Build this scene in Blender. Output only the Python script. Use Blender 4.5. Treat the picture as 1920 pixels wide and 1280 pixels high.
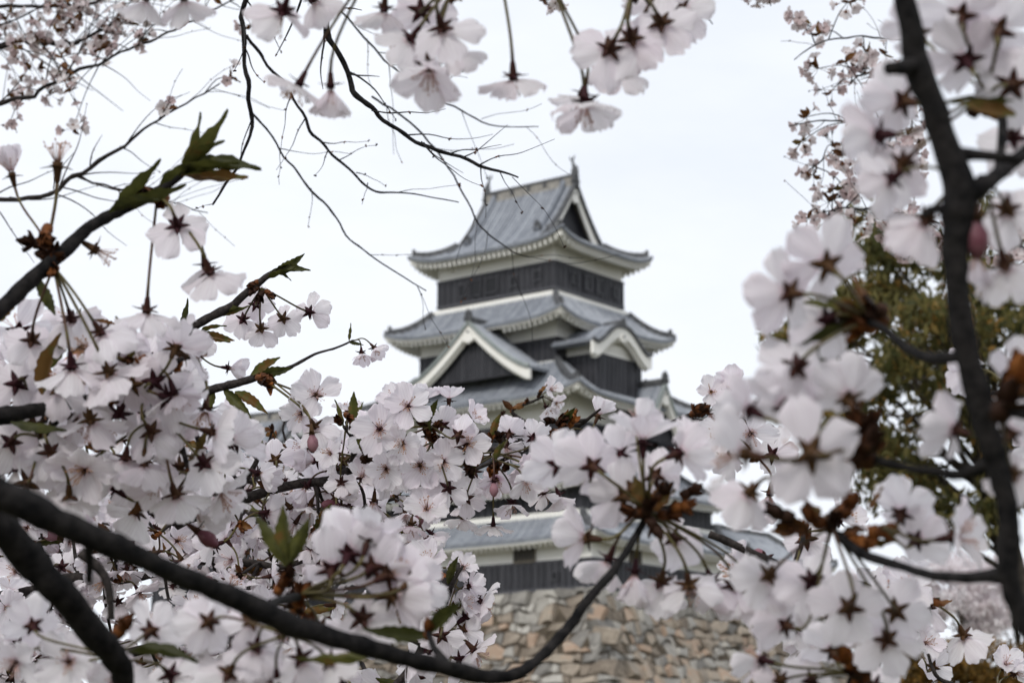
import bpy, bmesh, math, random
from mathutils import Vector, Matrix, Euler, noise
R = math.radians
for o in list(bpy.data.objects): bpy.data.objects.remove(o)
scn = bpy.context.scene
COL = scn.collection
rnd = random.Random(7)

# ------------------------------------------------------------------ camera
PITCH = 12.24; FPX = 3733.0; EYE = 1.6
cam_d = bpy.data.cameras.new('camera'); cam = bpy.data.objects.new('camera', cam_d); COL.objects.link(cam)
cam_d.sensor_width = 36; cam_d.lens = 70; cam_d.clip_start = 0.02; cam_d.clip_end = 6000
cam.location = (0, 0, EYE); cam.rotation_euler = (R(90 + PITCH), 0, 0)
cam_d.dof.use_dof = True; cam_d.dof.focus_distance = 1.5; cam_d.dof.aperture_fstop = 20; cam_d.dof.aperture_blades = 7
scn.camera = cam
CR = Euler((R(90 + PITCH), 0, 0)).to_matrix()
CO = Vector((0, 0, EYE))

# ------------------------------------------------------------------ sky, sun, exposure
w = bpy.data.worlds.new('World'); scn.world = w; w.use_nodes = True
N = w.node_tree.nodes; L = w.node_tree.links
bg = N['Background']; bg.inputs[1].default_value = 0.1
SUN_EL, SUN_AZ = 40, 205            # azimuth clockwise from +Y: behind the camera, a little left
sky = N.new('ShaderNodeTexSky'); sky.sky_type = 'NISHITA'; sky.sun_disc = False
sky.sun_elevation = R(SUN_EL); sky.sun_rotation = R(SUN_AZ)
tc = N.new('ShaderNodeTexCoord'); mp = N.new('ShaderNodeMapping'); mp.inputs['Scale'].default_value = (1, 1, 2.6)
ns = N.new('ShaderNodeTexNoise'); ns.inputs['Scale'].default_value = 3.2; ns.inputs['Detail'].default_value = 7; ns.inputs['Roughness'].default_value = .55
rp = N.new('ShaderNodeValToRGB'); rp.color_ramp.elements[0].position = .30; rp.color_ramp.elements[0].color = (.84,) * 3 + (1,)
rp.color_ramp.elements[1].position = .58; rp.color_ramp.elements[1].color = (1, 1, 1, 1)
mx = N.new('ShaderNodeMixRGB'); mx.inputs[2].default_value = (8.35, 8.7, 9.35, 1)
L.new(tc.outputs['Generated'], mp.inputs[0]); L.new(mp.outputs[0], ns.inputs[0]); L.new(ns.outputs[0], rp.inputs[0])
L.new(rp.outputs[0], mx.inputs[0]); L.new(sky.outputs[0], mx.inputs[1]); L.new(mx.outputs[0], bg.inputs[0])
sl = bpy.data.lights.new('sun', 'SUN'); sl.energy = 1.5; sl.angle = R(14); sl.color = (1, .965, .91)
so = bpy.data.objects.new('sun', sl); COL.objects.link(so)
so.rotation_euler = (R(90 - SUN_EL), 0, R(180 - SUN_AZ)); so.location = (-20, -40, 60)
scn.view_settings.view_transform = 'Standard'; scn.view_settings.look = 'None'
scn.view_settings.exposure = .22; scn.view_settings.gamma = 1; scn.view_settings.use_curve_mapping = False

# ------------------------------------------------------------------ helpers
def P(px, py, d):                   # point seen at pixel (px, py) of the 1920 px photograph, d metres in front of the lens
    return CO + CR @ Vector(((px - 960) / FPX * d, (640 - py) / FPX * d, -d))
def CV(x, y, z): return (CR @ Vector((x, y, z)))      # camera-aligned direction: right, up, towards the viewer
def tag(o, label=None, cat=None, group=None, kind=None):
    if label: o['label'] = label
    if cat: o['category'] = cat
    if group: o['group'] = group
    if kind: o['kind'] = kind
    return o
def ob(name, me, parent=None, m=None):
    o = bpy.data.objects.new(name, me); COL.objects.link(o)
    if parent: o.parent = parent
    if m is not None: o.matrix_basis = m
    return o
def empty(name, loc, rz=0):
    o = ob(name, None); o.location = loc; o.rotation_euler = (0, 0, rz); o.empty_display_size = .1
    return o
class MB:
    def __init__(s): s.v = []; s.f = []
    def add(s, vs, fs):
        b = len(s.v); s.v += [tuple(v) for v in vs]; s.f += [tuple(i + b for i in f) for f in fs]; return s
    def box(s, x0, x1, y0, y1, z0, z1):
        return s.add([(x0,y0,z0),(x1,y0,z0),(x1,y1,z0),(x0,y1,z0),(x0,y0,z1),(x1,y0,z1),(x1,y1,z1),(x0,y1,z1)],
                     [(0,3,2,1),(4,5,6,7),(0,1,5,4),(1,2,6,5),(2,3,7,6),(3,0,4,7)])
    def grid(s, fn, nu, nv, flip=False):
        vs = [fn(i / nu, j / nv) for i in range(nu + 1) for j in range(nv + 1)]; fs = []
        for i in range(nu):
            for j in range(nv):
                a = i * (nv + 1) + j; q = (a, a + nv + 1, a + nv + 2, a + 1)
                fs.append(q[::-1] if flip else q)
        return s.add(vs, fs)
    def sweep(s, path, prof, up=Vector((0, 0, 1))):   # profile (side, up) along a path, capped
        path = [Vector(p) for p in path]; n = len(prof); vs = []; fs = []
        for i, p in enumerate(path):
            d = (path[min(i + 1, len(path) - 1)] - path[max(i - 1, 0)]).normalized()
            sd = d.cross(up).normalized(); u = sd.cross(d)
            for (a, b) in prof: vs.append(p + sd * a + u * b)
        for i in range(len(path) - 1):
            for k in range(n):
                a = i * n + k; b = i * n + (k + 1) % n
                fs.append((a, b, b + n, a + n))
        fs.append(tuple(range(n))[::-1]); fs.append(tuple((len(path) - 1) * n + k for k in range(n)))
        return s.add(vs, fs)
    def tube(s, path, rad, sides=6, bump=0, seed=0):
        path = [Vector(p) for p in path]; n = sides; vs = []; fs = []
        ref = Vector((.31, .77, .55))
        d0 = (path[1] - path[0]).normalized(); u = d0.cross(ref).normalized()
        for i, p in enumerate(path):
            d = (path[min(i + 1, len(path) - 1)] - path[max(i - 1, 0)]).normalized()
            u = (u - d * u.dot(d)).normalized(); q = d.cross(u)
            r = rad[i] if isinstance(rad, (list, tuple)) else rad
            for k in range(n):
                a = 2 * math.pi * k / n
                e = u * math.cos(a) + q * math.sin(a)
                rr = r
                if bump: rr *= 1 + bump * noise.noise((p + e * r) * (.55 / max(r, 1e-5)) + Vector((seed, 0, 0)))
                vs.append(p + e * rr)
        for i in range(len(path) - 1):
            for k in range(n):
                a = i * n + k; b = i * n + (k + 1) % n; fs.append((a, b, b + n, a + n))
        fs.append(tuple(range(n))[::-1]); fs.append(tuple((len(path) - 1) * n + k for k in range(n)))
        return s.add(vs, fs)
    def mesh(s, name, mat, smooth=False, fix=True):
        me = bpy.data.meshes.new(name); me.from_pydata(s.v, [], s.f)
        if fix:
            b = bmesh.new(); b.from_mesh(me); bmesh.ops.recalc_face_normals(b, faces=b.faces); b.to_mesh(me); b.free()
        for m in (mat if isinstance(mat, (list, tuple)) else [mat]): me.materials.append(m)
        if smooth: me.polygons.foreach_set('use_smooth', [True] * len(me.polygons))
        return me
    def build(s, name, mat, parent=None, m=None, smooth=False, fix=True):
        return ob(name, s.mesh(name, mat, smooth, fix), parent, m)

# ------------------------------------------------------------------ materials
def material(name, c1, c2=None, scale=5, rough=.8, bump=0, bscale=None, detail=6, ramp=(.35, .65), rand=0, island=False, c3=None, spec=.3,
             stretch=None, coord='Object', bdist=.01):
    m = bpy.data.materials.new(name); m.use_nodes = True; n = m.node_tree.nodes; l = m.node_tree.links
    b = n['Principled BSDF']; b.inputs['Roughness'].default_value = rough; b.inputs['Specular IOR Level'].default_value = spec
    b.inputs['Base Color'].default_value = (*c1, 1)
    t = n.new('ShaderNodeTexCoord'); mpn = n.new('ShaderNodeMapping'); l.new(t.outputs[coord], mpn.inputs[0])
    if stretch: mpn.inputs['Scale'].default_value = stretch
    if c2:
        x = n.new('ShaderNodeTexNoise'); x.inputs['Scale'].default_value = scale; x.inputs['Detail'].default_value = detail; x.inputs['Roughness'].default_value = .62
        l.new(mpn.outputs[0], x.inputs[0])
        r = n.new('ShaderNodeValToRGB'); r.color_ramp.elements[0].position = ramp[0]; r.color_ramp.elements[1].position = ramp[1]
        r.color_ramp.elements[0].color = (*c1, 1); r.color_ramp.elements[1].color = (*c2, 1)
        if c3: e = r.color_ramp.elements.new(min(ramp[1] + .14, 1)); e.color = (*c3, 1)
        fac = x.outputs[0]
        if island or rand:
            src = n.new('ShaderNodeNewGeometry').outputs['Random Per Island'] if island else n.new('ShaderNodeObjectInfo').outputs['Random']
            ma = n.new('ShaderNodeMath'); ma.operation = 'MULTIPLY_ADD'; ma.inputs[1].default_value = rand; ma.inputs[2].default_value = -rand / 2
            l.new(src, ma.inputs[0]); ad = n.new('ShaderNodeMath'); l.new(ma.outputs[0], ad.inputs[0]); l.new(fac, ad.inputs[1]); fac = ad.outputs[0]
        l.new(fac, r.inputs[0]); l.new(r.outputs[0], b.inputs['Base Color'])
    if bump:
        x2 = n.new('ShaderNodeTexNoise'); x2.inputs['Scale'].default_value = bscale or scale * 3; x2.inputs['Detail'].default_value = 5
        l.new(mpn.outputs[0], x2.inputs[0]); bu = n.new('ShaderNodeBump'); bu.inputs['Strength'].default_value = bump; bu.inputs['Distance'].default_value = bdist
        l.new(x2.outputs[0], bu.inputs['Height']); l.new(bu.outputs[0], b.inputs['Normal'])
    return m
def leafy(name, c1, c2, trans=.35, scale=60, rand=.8, island=False, c3=None):   # thin leaf that lets light through
    m = material(name, c1, c2, scale=scale, rough=.55, rand=rand, island=island, c3=c3, ramp=(.3, .7), detail=3)
    n = m.node_tree.nodes; l = m.node_tree.links; b = n['Principled BSDF']
    tr = n.new('ShaderNodeBsdfTranslucent'); mixs = n.new('ShaderNodeMixShader'); mixs.inputs[0].default_value = trans
    src = b.inputs['Base Color'].links[0].from_socket; l.new(src, tr.inputs[0])
    l.new(b.outputs[0], mixs.inputs[1]); l.new(tr.outputs[0], mixs.inputs[2]); l.new(mixs.outputs[0], n['Material Output'].inputs[0])
    return m
def petal_material(name, white, base, base_len):
    m = bpy.data.materials.new(name); m.use_nodes = True; n = m.node_tree.nodes; l = m.node_tree.links
    b = n['Principled BSDF']; b.inputs['Roughness'].default_value = .6; b.inputs['Specular IOR Level'].default_value = .2
    t = n.new('ShaderNodeTexCoord'); sx = n.new('ShaderNodeSeparateXYZ'); l.new(t.outputs['Object'], sx.inputs[0])
    mr = n.new('ShaderNodeMapRange'); mr.inputs[1].default_value = .0005; mr.inputs[2].default_value = base_len; mr.interpolation_type = 'SMOOTHSTEP'
    l.new(sx.outputs[0], mr.inputs[0])
    mx = n.new('ShaderNodeMixRGB'); mx.inputs[1].default_value = (*base, 1); mx.inputs[2].default_value = (*white, 1); l.new(mr.outputs[0], mx.inputs[0])
    # veins run lengthwise and thin out towards the rim
    mp = n.new('ShaderNodeMapping'); mp.inputs['Scale'].default_value = (60, 900, 60); l.new(t.outputs['Object'], mp.inputs[0])
    x = n.new('ShaderNodeTexNoise'); x.inputs['Scale'].default_value = 1; x.inputs['Detail'].default_value = 3; l.new(mp.outputs[0], x.inputs[0])
    rr = n.new('ShaderNodeValToRGB'); rr.color_ramp.elements[0].position = .3; rr.color_ramp.elements[0].color = (.86, .82, .85, 1)
    rr.color_ramp.elements[1].position = .6; rr.color_ramp.elements[1].color = (1, 1, 1, 1); l.new(x.outputs[0], rr.inputs[0])
    m2 = n.new('ShaderNodeMixRGB'); m2.blend_type = 'MULTIPLY'; m2.inputs[0].default_value = .8; l.new(mx.outputs[0], m2.inputs[1]); l.new(rr.outputs[0], m2.inputs[2])
    oi = n.new('ShaderNodeObjectInfo'); r2 = n.new('ShaderNodeValToRGB'); r2.color_ramp.elements[0].color = (1, .96, .98, 1); r2.color_ramp.elements[1].color = (1, 1, 1, 1)
    r2.color_ramp.elements[1].position = .6; l.new(oi.outputs['Random'], r2.inputs[0])
    m3 = n.new('ShaderNodeMixRGB'); m3.blend_type = 'MULTIPLY'; m3.inputs[0].default_value = 1; l.new(m2.outputs[0], m3.inputs[1]); l.new(r2.outputs[0], m3.inputs[2])
    l.new(m3.outputs[0], b.inputs['Base Color'])
    bu = n.new('ShaderNodeBump'); bu.inputs['Strength'].default_value = .35; bu.inputs['Distance'].default_value = .0006; l.new(x.outputs[0], bu.inputs['Height']); l.new(bu.outputs[0], b.inputs['Normal'])
    tr = n.new('ShaderNodeBsdfTranslucent'); l.new(m3.outputs[0], tr.inputs[0])
    ms = n.new('ShaderNodeMixShader'); ms.inputs[0].default_value = .54; l.new(b.outputs[0], ms.inputs[1]); l.new(tr.outputs[0], ms.inputs[2]); l.new(ms.outputs[0], n['Material Output'].inputs[0])
    return m
M = {}
M['bark'] = material('cherry_bark', (.004, .004, .0045), (.024, .0215, .021), scale=170, rough=.9, bump=.7, bscale=420, bdist=.0012, spec=.12)
M['bark_grey'] = material('twig_bark', (.012, .010, .010), (.050, .042, .039), scale=300, rough=.9, bump=.6, bscale=500, bdist=.0008, spec=.15)
M['petal'] = petal_material('petal', (.925, .897, .925), (.85, .66, .73), .0050)
M['petal_pink'] = petal_material('petal_pink', (.86, .79, .835), (.66, .36, .47), .008)
M['calyx'] = material('calyx', (.030, .007, .010), (.048, .020, .012), scale=160, rough=.65, rand=.7, c3=(.065, .033, .014), spec=.15)
M['pedicel'] = material('pedicel', (.060, .046, .016), (.105, .088, .028), scale=80, rough=.6, rand=.6, c3=(.07, .032, .02))
M['stamen'] = material('stamen', (.55, .38, .36), (.40, .20, .08), scale=500, rough=.6, rand=.3)
M['scale'] = material('bud_scale', (.026, .011, .006), (.13, .044, .013), scale=140, rough=.65, rand=.6, c3=(.24, .085, .022), spec=.15)
M['leaf'] = leafy('young_leaf', (.040, .044, .011), (.105, .105, .026), .45, 90, .7, c3=(.16, .085, .025))
M['bronze'] = leafy('bronze_leaf', (.075, .030, .010), (.20, .085, .022), .35, 90, .8, c3=(.11, .075, .02))
M['bud'] = leafy('pink_bud', (.17, .055, .075), (.36, .19, .22), .3, 200, .6)
M['plaster'] = material('lime_plaster', (.86, .845, .795), (.78, .76, .70), scale=.9, rough=.9, ramp=(.4, .85), bump=.08, bscale=20, stretch=(1, 1, .35))
M['boards'] = material('black_boards', (.017, .017, .021), (.036, .036, .042), scale=2.2, rough=.55, bump=.2, bscale=30, stretch=(6, 6, .5), spec=.4)
M['batten'] = material('black_batten', (.028, .028, .033), (.070, .070, .079), scale=6, rough=.5, rand=.5, spec=.4)
M['tile'] = material('roof_tile', (.155, .168, .194), (.27, .288, .318), scale=1.3, rough=.62, bump=.3, bscale=14, ramp=(.3, .7), c3=(.33, .345, .365))
M['tile_rib'] = material('tile_rib', (.23, .246, .275), (.39, .41, .445), scale=2.1, rough=.55, ramp=(.3, .7), island=True, rand=.35)
M['tile_dark'] = material('ridge_tile', (.045, .046, .050), (.130, .132, .135), scale=3, rough=.6, bump=.4, bscale=22)
M['ridge'] = material('ridge_plaster', (.36, .34, .30), (.20, .19, .18), scale=4, rough=.85)
M['copper'] = material('green_copper', (.20, .225, .22), (.30, .325, .315), scale=3, rough=.7)
M['dark'] = material('window_dark', (.010, .010, .012), rough=.4)
M['wood'] = material('grey_wood_eave_shade', (.09, .078, .06), (.17, .148, .115), scale=6, rough=.85, stretch=(5, 5, .5))  # window wood; kept dark so soffits carry eave shadow in their colour
M['stone'] = material('stone', (.20, .165, .13), (.36, .31, .25), scale=2.6, rough=.92, rand=.55, bump=.8, bscale=7, bdist=.06, c3=(.37, .27, .20), ramp=(.28, .60))
M['stone_grey'] = material('stone_grey', (.19, .18, .165), (.37, .35, .315), scale=2.4, rough=.92, rand=.6, bump=.8, bscale=7, bdist=.06, c3=(.44, .42, .38), ramp=(.25, .7))
M['earth'] = material('earth_joint', (.05, .04, .03), (.10, .08, .055), scale=3, rough=1)
M['ground'] = material('ground_grass', (.055, .060, .022), (.11, .095, .05), scale=.35, rough=1, bump=.6, bscale=5, bdist=.05)
M['evergreen'] = leafy('evergreen_leaf', (.074, .078, .026), (.235, .20, .066), .55, .8, .6, True, c3=(.36, .21, .06))
M['trunk'] = material('tree_bark', (.035, .028, .022), (.09, .075, .06), scale=5, rough=.95, bump=.8, bscale=16, bdist=.03)
M['hedge'] = leafy('hedge_leaf', (.09, .058, .014), (.23, .125, .024), .4, 1.2, .8, True, c3=(.33, .18, .04))
M['smallpetal'] = leafy('small_petal', (.60, .47, .47), (.82, .76, .765), .45, 60, .8)
M['farbloom'] = leafy('far_blossom', (.76, .69, .70), (.90, .87, .88), .5, 1.2, .7, True)
M['fargreen'] = leafy('far_leaf', (.03, .035, .014), (.08, .085, .03), .3, 1.2, .7, True)

# ------------------------------------------------------------------ ground
def gz(x, y):
    t = min(max((y - 14) / 80, 0), 1); return 4.0 * t * t * (3 - 2 * t) + .25 * noise.noise(Vector((x * .03, y * .03, 0)))
g = MB(); xs = [-2500, -900, -400, -220] + [-140 + 10 * i for i in range(29)] + [220, 400, 900, 2500]
ys = [-400, -120, -50] + [-20 + 8 * i for i in range(28)] + [260, 400, 800, 1600, 3500]
g.grid(lambda u, v: (xs[round(u * (len(xs) - 1))], ys[round(v * (len(ys) - 1))], gz(xs[round(u * (len(xs) - 1))], ys[round(v * (len(ys) - 1))])), len(xs) - 1, len(ys) - 1)
tag(g.build('ground', M['ground'], smooth=True), kind='structure')

# ------------------------------------------------------------------ castle
CX, CY, ROT = 1.15, 120.5, R(-38)
BASE_Z = 11.5
castle = empty('castle_tower', (CX, CY, BASE_Z), ROT)
tag(castle, 'five-tiered black and white castle keep with curved grey tile roofs on a stone base', 'castle')
RAFT = .38
def prof(s, p): return 1 - max(0.0, 1 - s) ** p
_rafter = {}
def rafter_mesh(length):
    k = round(length, 2)
    if k not in _rafter:
        b = MB(); wd, h = .085, .36; y0, y1 = 0, k
        pr = [(-wd, 0), (-wd, -h * .6), (-wd * .6, -h * .92), (0, -h), (wd * .6, -h * .92), (wd, -h * .6), (wd, 0)]
        b.sweep([(0, 0, 0), (0, -k, 0)], pr); _rafter[k] = b.mesh('rafter', M['plaster'])
    return _rafter[k]
def rafter_at(roof, p_out, inward, slope, length, stuff=None):      # outer end p_out, inward = horizontal unit vector
    ang = math.atan2(-inward.x, inward.y)
    m = Matrix.Translation(p_out) @ Matrix.Rotation(ang, 4, 'Z') @ Matrix.Rotation(math.atan(slope), 4, 'X') @ Matrix.Translation((0, length, 0))
    if stuff is None: ob('rafter', rafter_mesh(length), roof, m)
    else:
        me = rafter_mesh(length)
        stuff.add([m @ v.co for v in me.vertices], [tuple(p.vertices) for p in me.polygons])
def ornament(parent, p, ang, s=1.0):                                # demon tile at the foot of a ridge
    b = MB()
    pr = [(-.26, 0), (-.30, .22), (-.20, .34), (-.22, .52), (-.08, .60), (0, .74), (.08, .60), (.22, .52), (.20, .34), (.30, .22), (.26, 0)]
    b.sweep([(0, -.11, 0), (0, .11, 0)], [(a * s, c * s) for a, c in pr])
    b.tube([(0, -.1 * s, .22 * s), (0, -.2 * s, .22 * s)], [.12 * s, .1 * s], 8)
    b.build('ridge_ornament', M['tile_dark'], parent, Matrix.Translation(p) @ Matrix.Rotation(ang, 4, 'Z'))
RIDGE_PR = [(-.17, -.05), (-.17, .2), (-.09, .32), (.09, .32), (.17, .2), (.17, -.05)]

class Skirt:      # hipped skirt roof from an inner rectangle (ai, bi, zi) out to the eaves (ao, bo, zo)
    def __init__(s, ai, bi, zi, ao, bo, zo, lift=.55, p=1.45):
        s.ai, s.bi, s.zi, s.ao, s.bo, s.zo, s.lift, s.p = ai, bi, zi, ao, bo, zo, lift, p
    def pt(s, side, t, q):
        x = s.ai + (s.ao - s.ai) * q; y = s.bi + (s.bo - s.bi) * q
        z = s.zi - (s.zi - s.zo) * prof(q, s.p) + s.lift * q * q * abs(t) ** 5
        return Vector({0: (t * x, -y, z), 1: (x, t * y, z), 2: (-t * x, y, z), 3: (-x, -t * y, z)}[side])
    def build(s, parent, joined=False, gaps={}):
        top = MB(); sof = MB(); ribs = MB(); eb = MB(); stuff = MB()
        for k in range(4):
            top.grid(lambda u, v: s.pt(k, u * 2 - 1, v), 24, 8)
            top.grid(lambda u, v: s.pt(k, u * 2 - 1, 1) + Vector((0, 0, -.15 * v)), 24, 1)
            sof.grid(lambda u, v: s.pt(k, u * 2 - 1, v) + Vector((0, 0, -.20)), 24, 6)
            def ebf(u, v, k=k):
                q = s.pt(k, u * 2 - 1, 1 - .02); return q + Vector((0, 0, -.15 - .13 * v))
            eb.grid(ebf, 24, 1)
            half_i, half_o = (s.ai, s.ao) if k % 2 == 0 else (s.bi, s.bo)
            n = int(half_o * 2 / .30)
            for i in range(n):
                c = -half_o + (i + .5) * half_o * 2 / n
                q0 = max(0, (abs(c) - half_i) / (half_o - half_i))
                if q0 > .96: continue
                path = []
                for j in range(6):
                    q = q0 + (1.012 - q0) * j / 5
                    path.append(s.pt(k, c / (half_i + (half_o - half_i) * q), q))
                ribs.sweep(path, [(-.075, -.01), (-.06, .065), (0, .10), (.06, .065), (.075, -.01)])
            n = int(half_o * 2 / RAFT)
            inw = [Vector((0, 1, 0)), Vector((-1, 0, 0)), Vector((0, -1, 0)), Vector((1, 0, 0))][k]
            over = (s.bo - s.bi) if k % 2 == 0 else (s.ao - s.ai)
            slope = (s.pt(k, 0, .6).z - s.pt(k, 0, 1).z) / (.4 * over)
            s_list = [-half_o + (i + .5) * half_o * 2 / n for i in range(n)]
            s.rafters = getattr(s, 'rafters', []) + [(k, c, half_o, inw, slope) for c in s_list]
        roof = top.build('roof', M['tile'], parent, smooth=True)
        sof.build('soffit', M['wood'], roof, smooth=True); eb.build('eave_board', M['plaster'], roof)  # soffit colour darkened to paint eave shade between the rafters
        tag(ribs.build('tile_rows', M['tile_rib'], roof), kind='stuff')
        for (k, c, ho, inw, slope) in s.rafters:
            p = s.pt(k, c / ho, 1) + Vector((0, 0, -.22)) + inw * .10
            ln = max(.35, min(1.15, ho - abs(c) + .1))
            if any(k == gk and g0 < c < g1 for gk, g0, g1 in gaps): continue
            rafter_at(roof, p, inw, slope, ln, stuff if (joined or k > 1) else None)
        if stuff.v: tag(stuff.build('rafter_row', M['plaster'], roof), kind='stuff')
        for k in range(4):
            path = [s.pt(k, 1, q / 8) + Vector((0, 0, .03)) for q in range(8)]
            MB().sweep(path, RIDGE_PR).build('hip_ridge', M['tile_dark'], roof)
            d = path[-1] - path[0]
            ornament(roof, path[-1] + Vector((0, 0, .1)), math.atan2(d.x, -d.y), .58)
            d2 = s.pt(k, 1, 1) - path[-1]
            MB().sweep([path[-1], s.pt(k, 1, .98)], [(a * .8, b * .7) for a, b in RIDGE_PR]).build('hip_ridge', M['tile_dark'], roof)
        return roof

def tier(parent, a, b, z0, zs, z1, zw=None, bat=.46, wins=(), tag_front=True):
    wl = MB().box(-a, a, -b, b, zs - .2, z1).build('wall', M['plaster'], parent)
    bd = MB().box(-a - .06, a + .06, -b - .06, b + .06, z0, zs).build('weatherboard', M['boards'], parent)
    MB().box(-a - .12, a + .12, -b - .12, b + .12, zs - .08, zs + .05).build('rail', M['batten'], bd)
    MB().box(-a - .11, a + .11, -b - .11, b + .11, z0 + .02, z0 + .16).build('rail', M['batten'], bd)
    bm = MB().box(-.045, .045, -.05, .02, 0, zs - z0 - .24).mesh('batten', M['batten'])
    n = int(2 * a / bat)
    for i in range(n + 1):
        ob('batten', bm, bd, Matrix.Translation((-a + i * 2 * a / n, -b - .06, z0 + .16)))
    n = int(2 * b / bat)
    for i in range(1, n + 1):
        ob('batten', bm, bd, Matrix.Translation((a + .06, -b + i * 2 * b / n, z0 + .16)) @ Matrix.Rotation(R(90), 4, 'Z'))
    for (side, c, w_, za, zb, kind) in wins:
        m = Matrix.Translation((c, -b - .06, 0)) if side == 0 else Matrix.Translation((a + .06, c, 0)) @ Matrix.Rotation(R(90), 4, 'Z')
        fr = MB(); h = w_ / 2; t = .07
        fr.box(-h - t, -h, -.13, .02, za - t, zb + t).box(h, h + t, -.13, .02, za - t, zb + t).box(-h, h, -.125, .02, zb, zb + t).box(-h, h, -.125, .02, za - t, za)
        wo = fr.build('window', M['wood'] if kind == 'w' else M['batten'], parent, m)
        MB().box(-h, h, -.075, .02, za, zb).build('pane', M['dark'], wo)
        if kind != 's':
            k = max(2, int(w_ / .18))
            gm = MB().box(-.03, .03, -.115, -.077, za, zb).mesh('bar', M['wood'] if kind == 'w' else M['batten'])
            for i in range(1, k): ob('bar', gm, wo, Matrix.Translation((-h + i * w_ / k, 0, 0)))
    return wl

# z values measured from the keep's front corner; local z = world z - BASE_Z
def Z(z): return z - BASE_Z
T1 = tier(castle, 4.5, 3.5, Z(29.75), Z(31.45), Z(32.9), wins=[(0, -2.5, .45, Z(30.3), Z(31.0), 's'), (0, -1.45, .8, Z(30.2), Z(31.1), 's'), (0, -.2, .85, Z(30.2), Z(31.1), 's'),
        (0, 1.5, .4, Z(30.35), Z(30.9), 's'), (0, 3.3, .45, Z(30.45), Z(31.0), 's'), (1, -1.7, .5, Z(30.4), Z(31.0), 's'), (1, -.3, .6, Z(30.3), Z(31.1), 's'), (1, .9, .6, Z(30.3), Z(31.1), 's'), (1, 2.6, .4, Z(30.35), Z(30.9), 's')])
MB().box(-4.75, 4.75, -3.75, 3.75, Z(29.32), Z(29.62)).build('foot_trim', M['plaster'], castle)
T2 = tier(castle, 5.2, 4.3, Z(24.7), Z(26.55), Z(28.1), wins=[(0, 2.3, .8, Z(25.3), Z(26.2), 'b'), (0, -3.2, .5, Z(25.4), Z(26.1), 's')])
T3 = tier(castle, 6.9, 5.3, Z(18.6), Z(21.4), Z(23.2), wins=[(0, 3.4, .9, Z(19.9), Z(20.9), 'b'), (0, -2.0, .9, Z(19.9), Z(20.9), 'b'), (1, 1, .8, Z(19.9), Z(20.9), 'b')])
T4 = tier(castle, 8.6, 6.6, Z(15.3), Z(17.2), Z(17.9), wins=[(0, 4, .8, Z(16.1), Z(16.9), 'b'), (0, -1, .8, Z(16.1), Z(16.9), 'b')])
T5 = tier(castle, 9.6, 7.1, Z(11.5), Z(13.15), Z(14.6), wins=[(0, 5.05, 1.35, Z(13.22), Z(14.1), 'w'), (0, -4, 1.35, Z(13.22), Z(14.1), 'w'), (0, 7.2, .3, Z(12.1), Z(12.5), 's'), (1, -3, .9, Z(13.22), Z(14.1), 'w')])
R2 = Skirt(4.7, 3.7, Z(29.35), 6.85, 6.0, Z(27.5), .6); R2.build(castle, gaps=[(0, -.6, 2.1)])
R3 = Skirt(5.3, 4.4, Z(25.15), 8.8, 7.0, Z(22.7), .6); R3.build(castle, gaps=[(1, -.4, 3.0)])
R4 = Skirt(7.0, 5.4, Z(19.2), 9.9, 7.8, Z(17.35), .6); R4.build(castle, joined=True)
R5 = Skirt(8.7, 6.7, Z(15.75), 10.7, 8.15, Z(14.3), .45); R5.build(castle)
MB().box(-8.85, 8.85, -6.85, 6.85, Z(15.62), Z(15.95)).build('foot_trim', M['plaster'], castle)
MB().box(-5.35, 5.35, -4.45, 4.45, Z(24.95), Z(25.2)).build('foot_trim', M['plaster'], castle)

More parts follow.
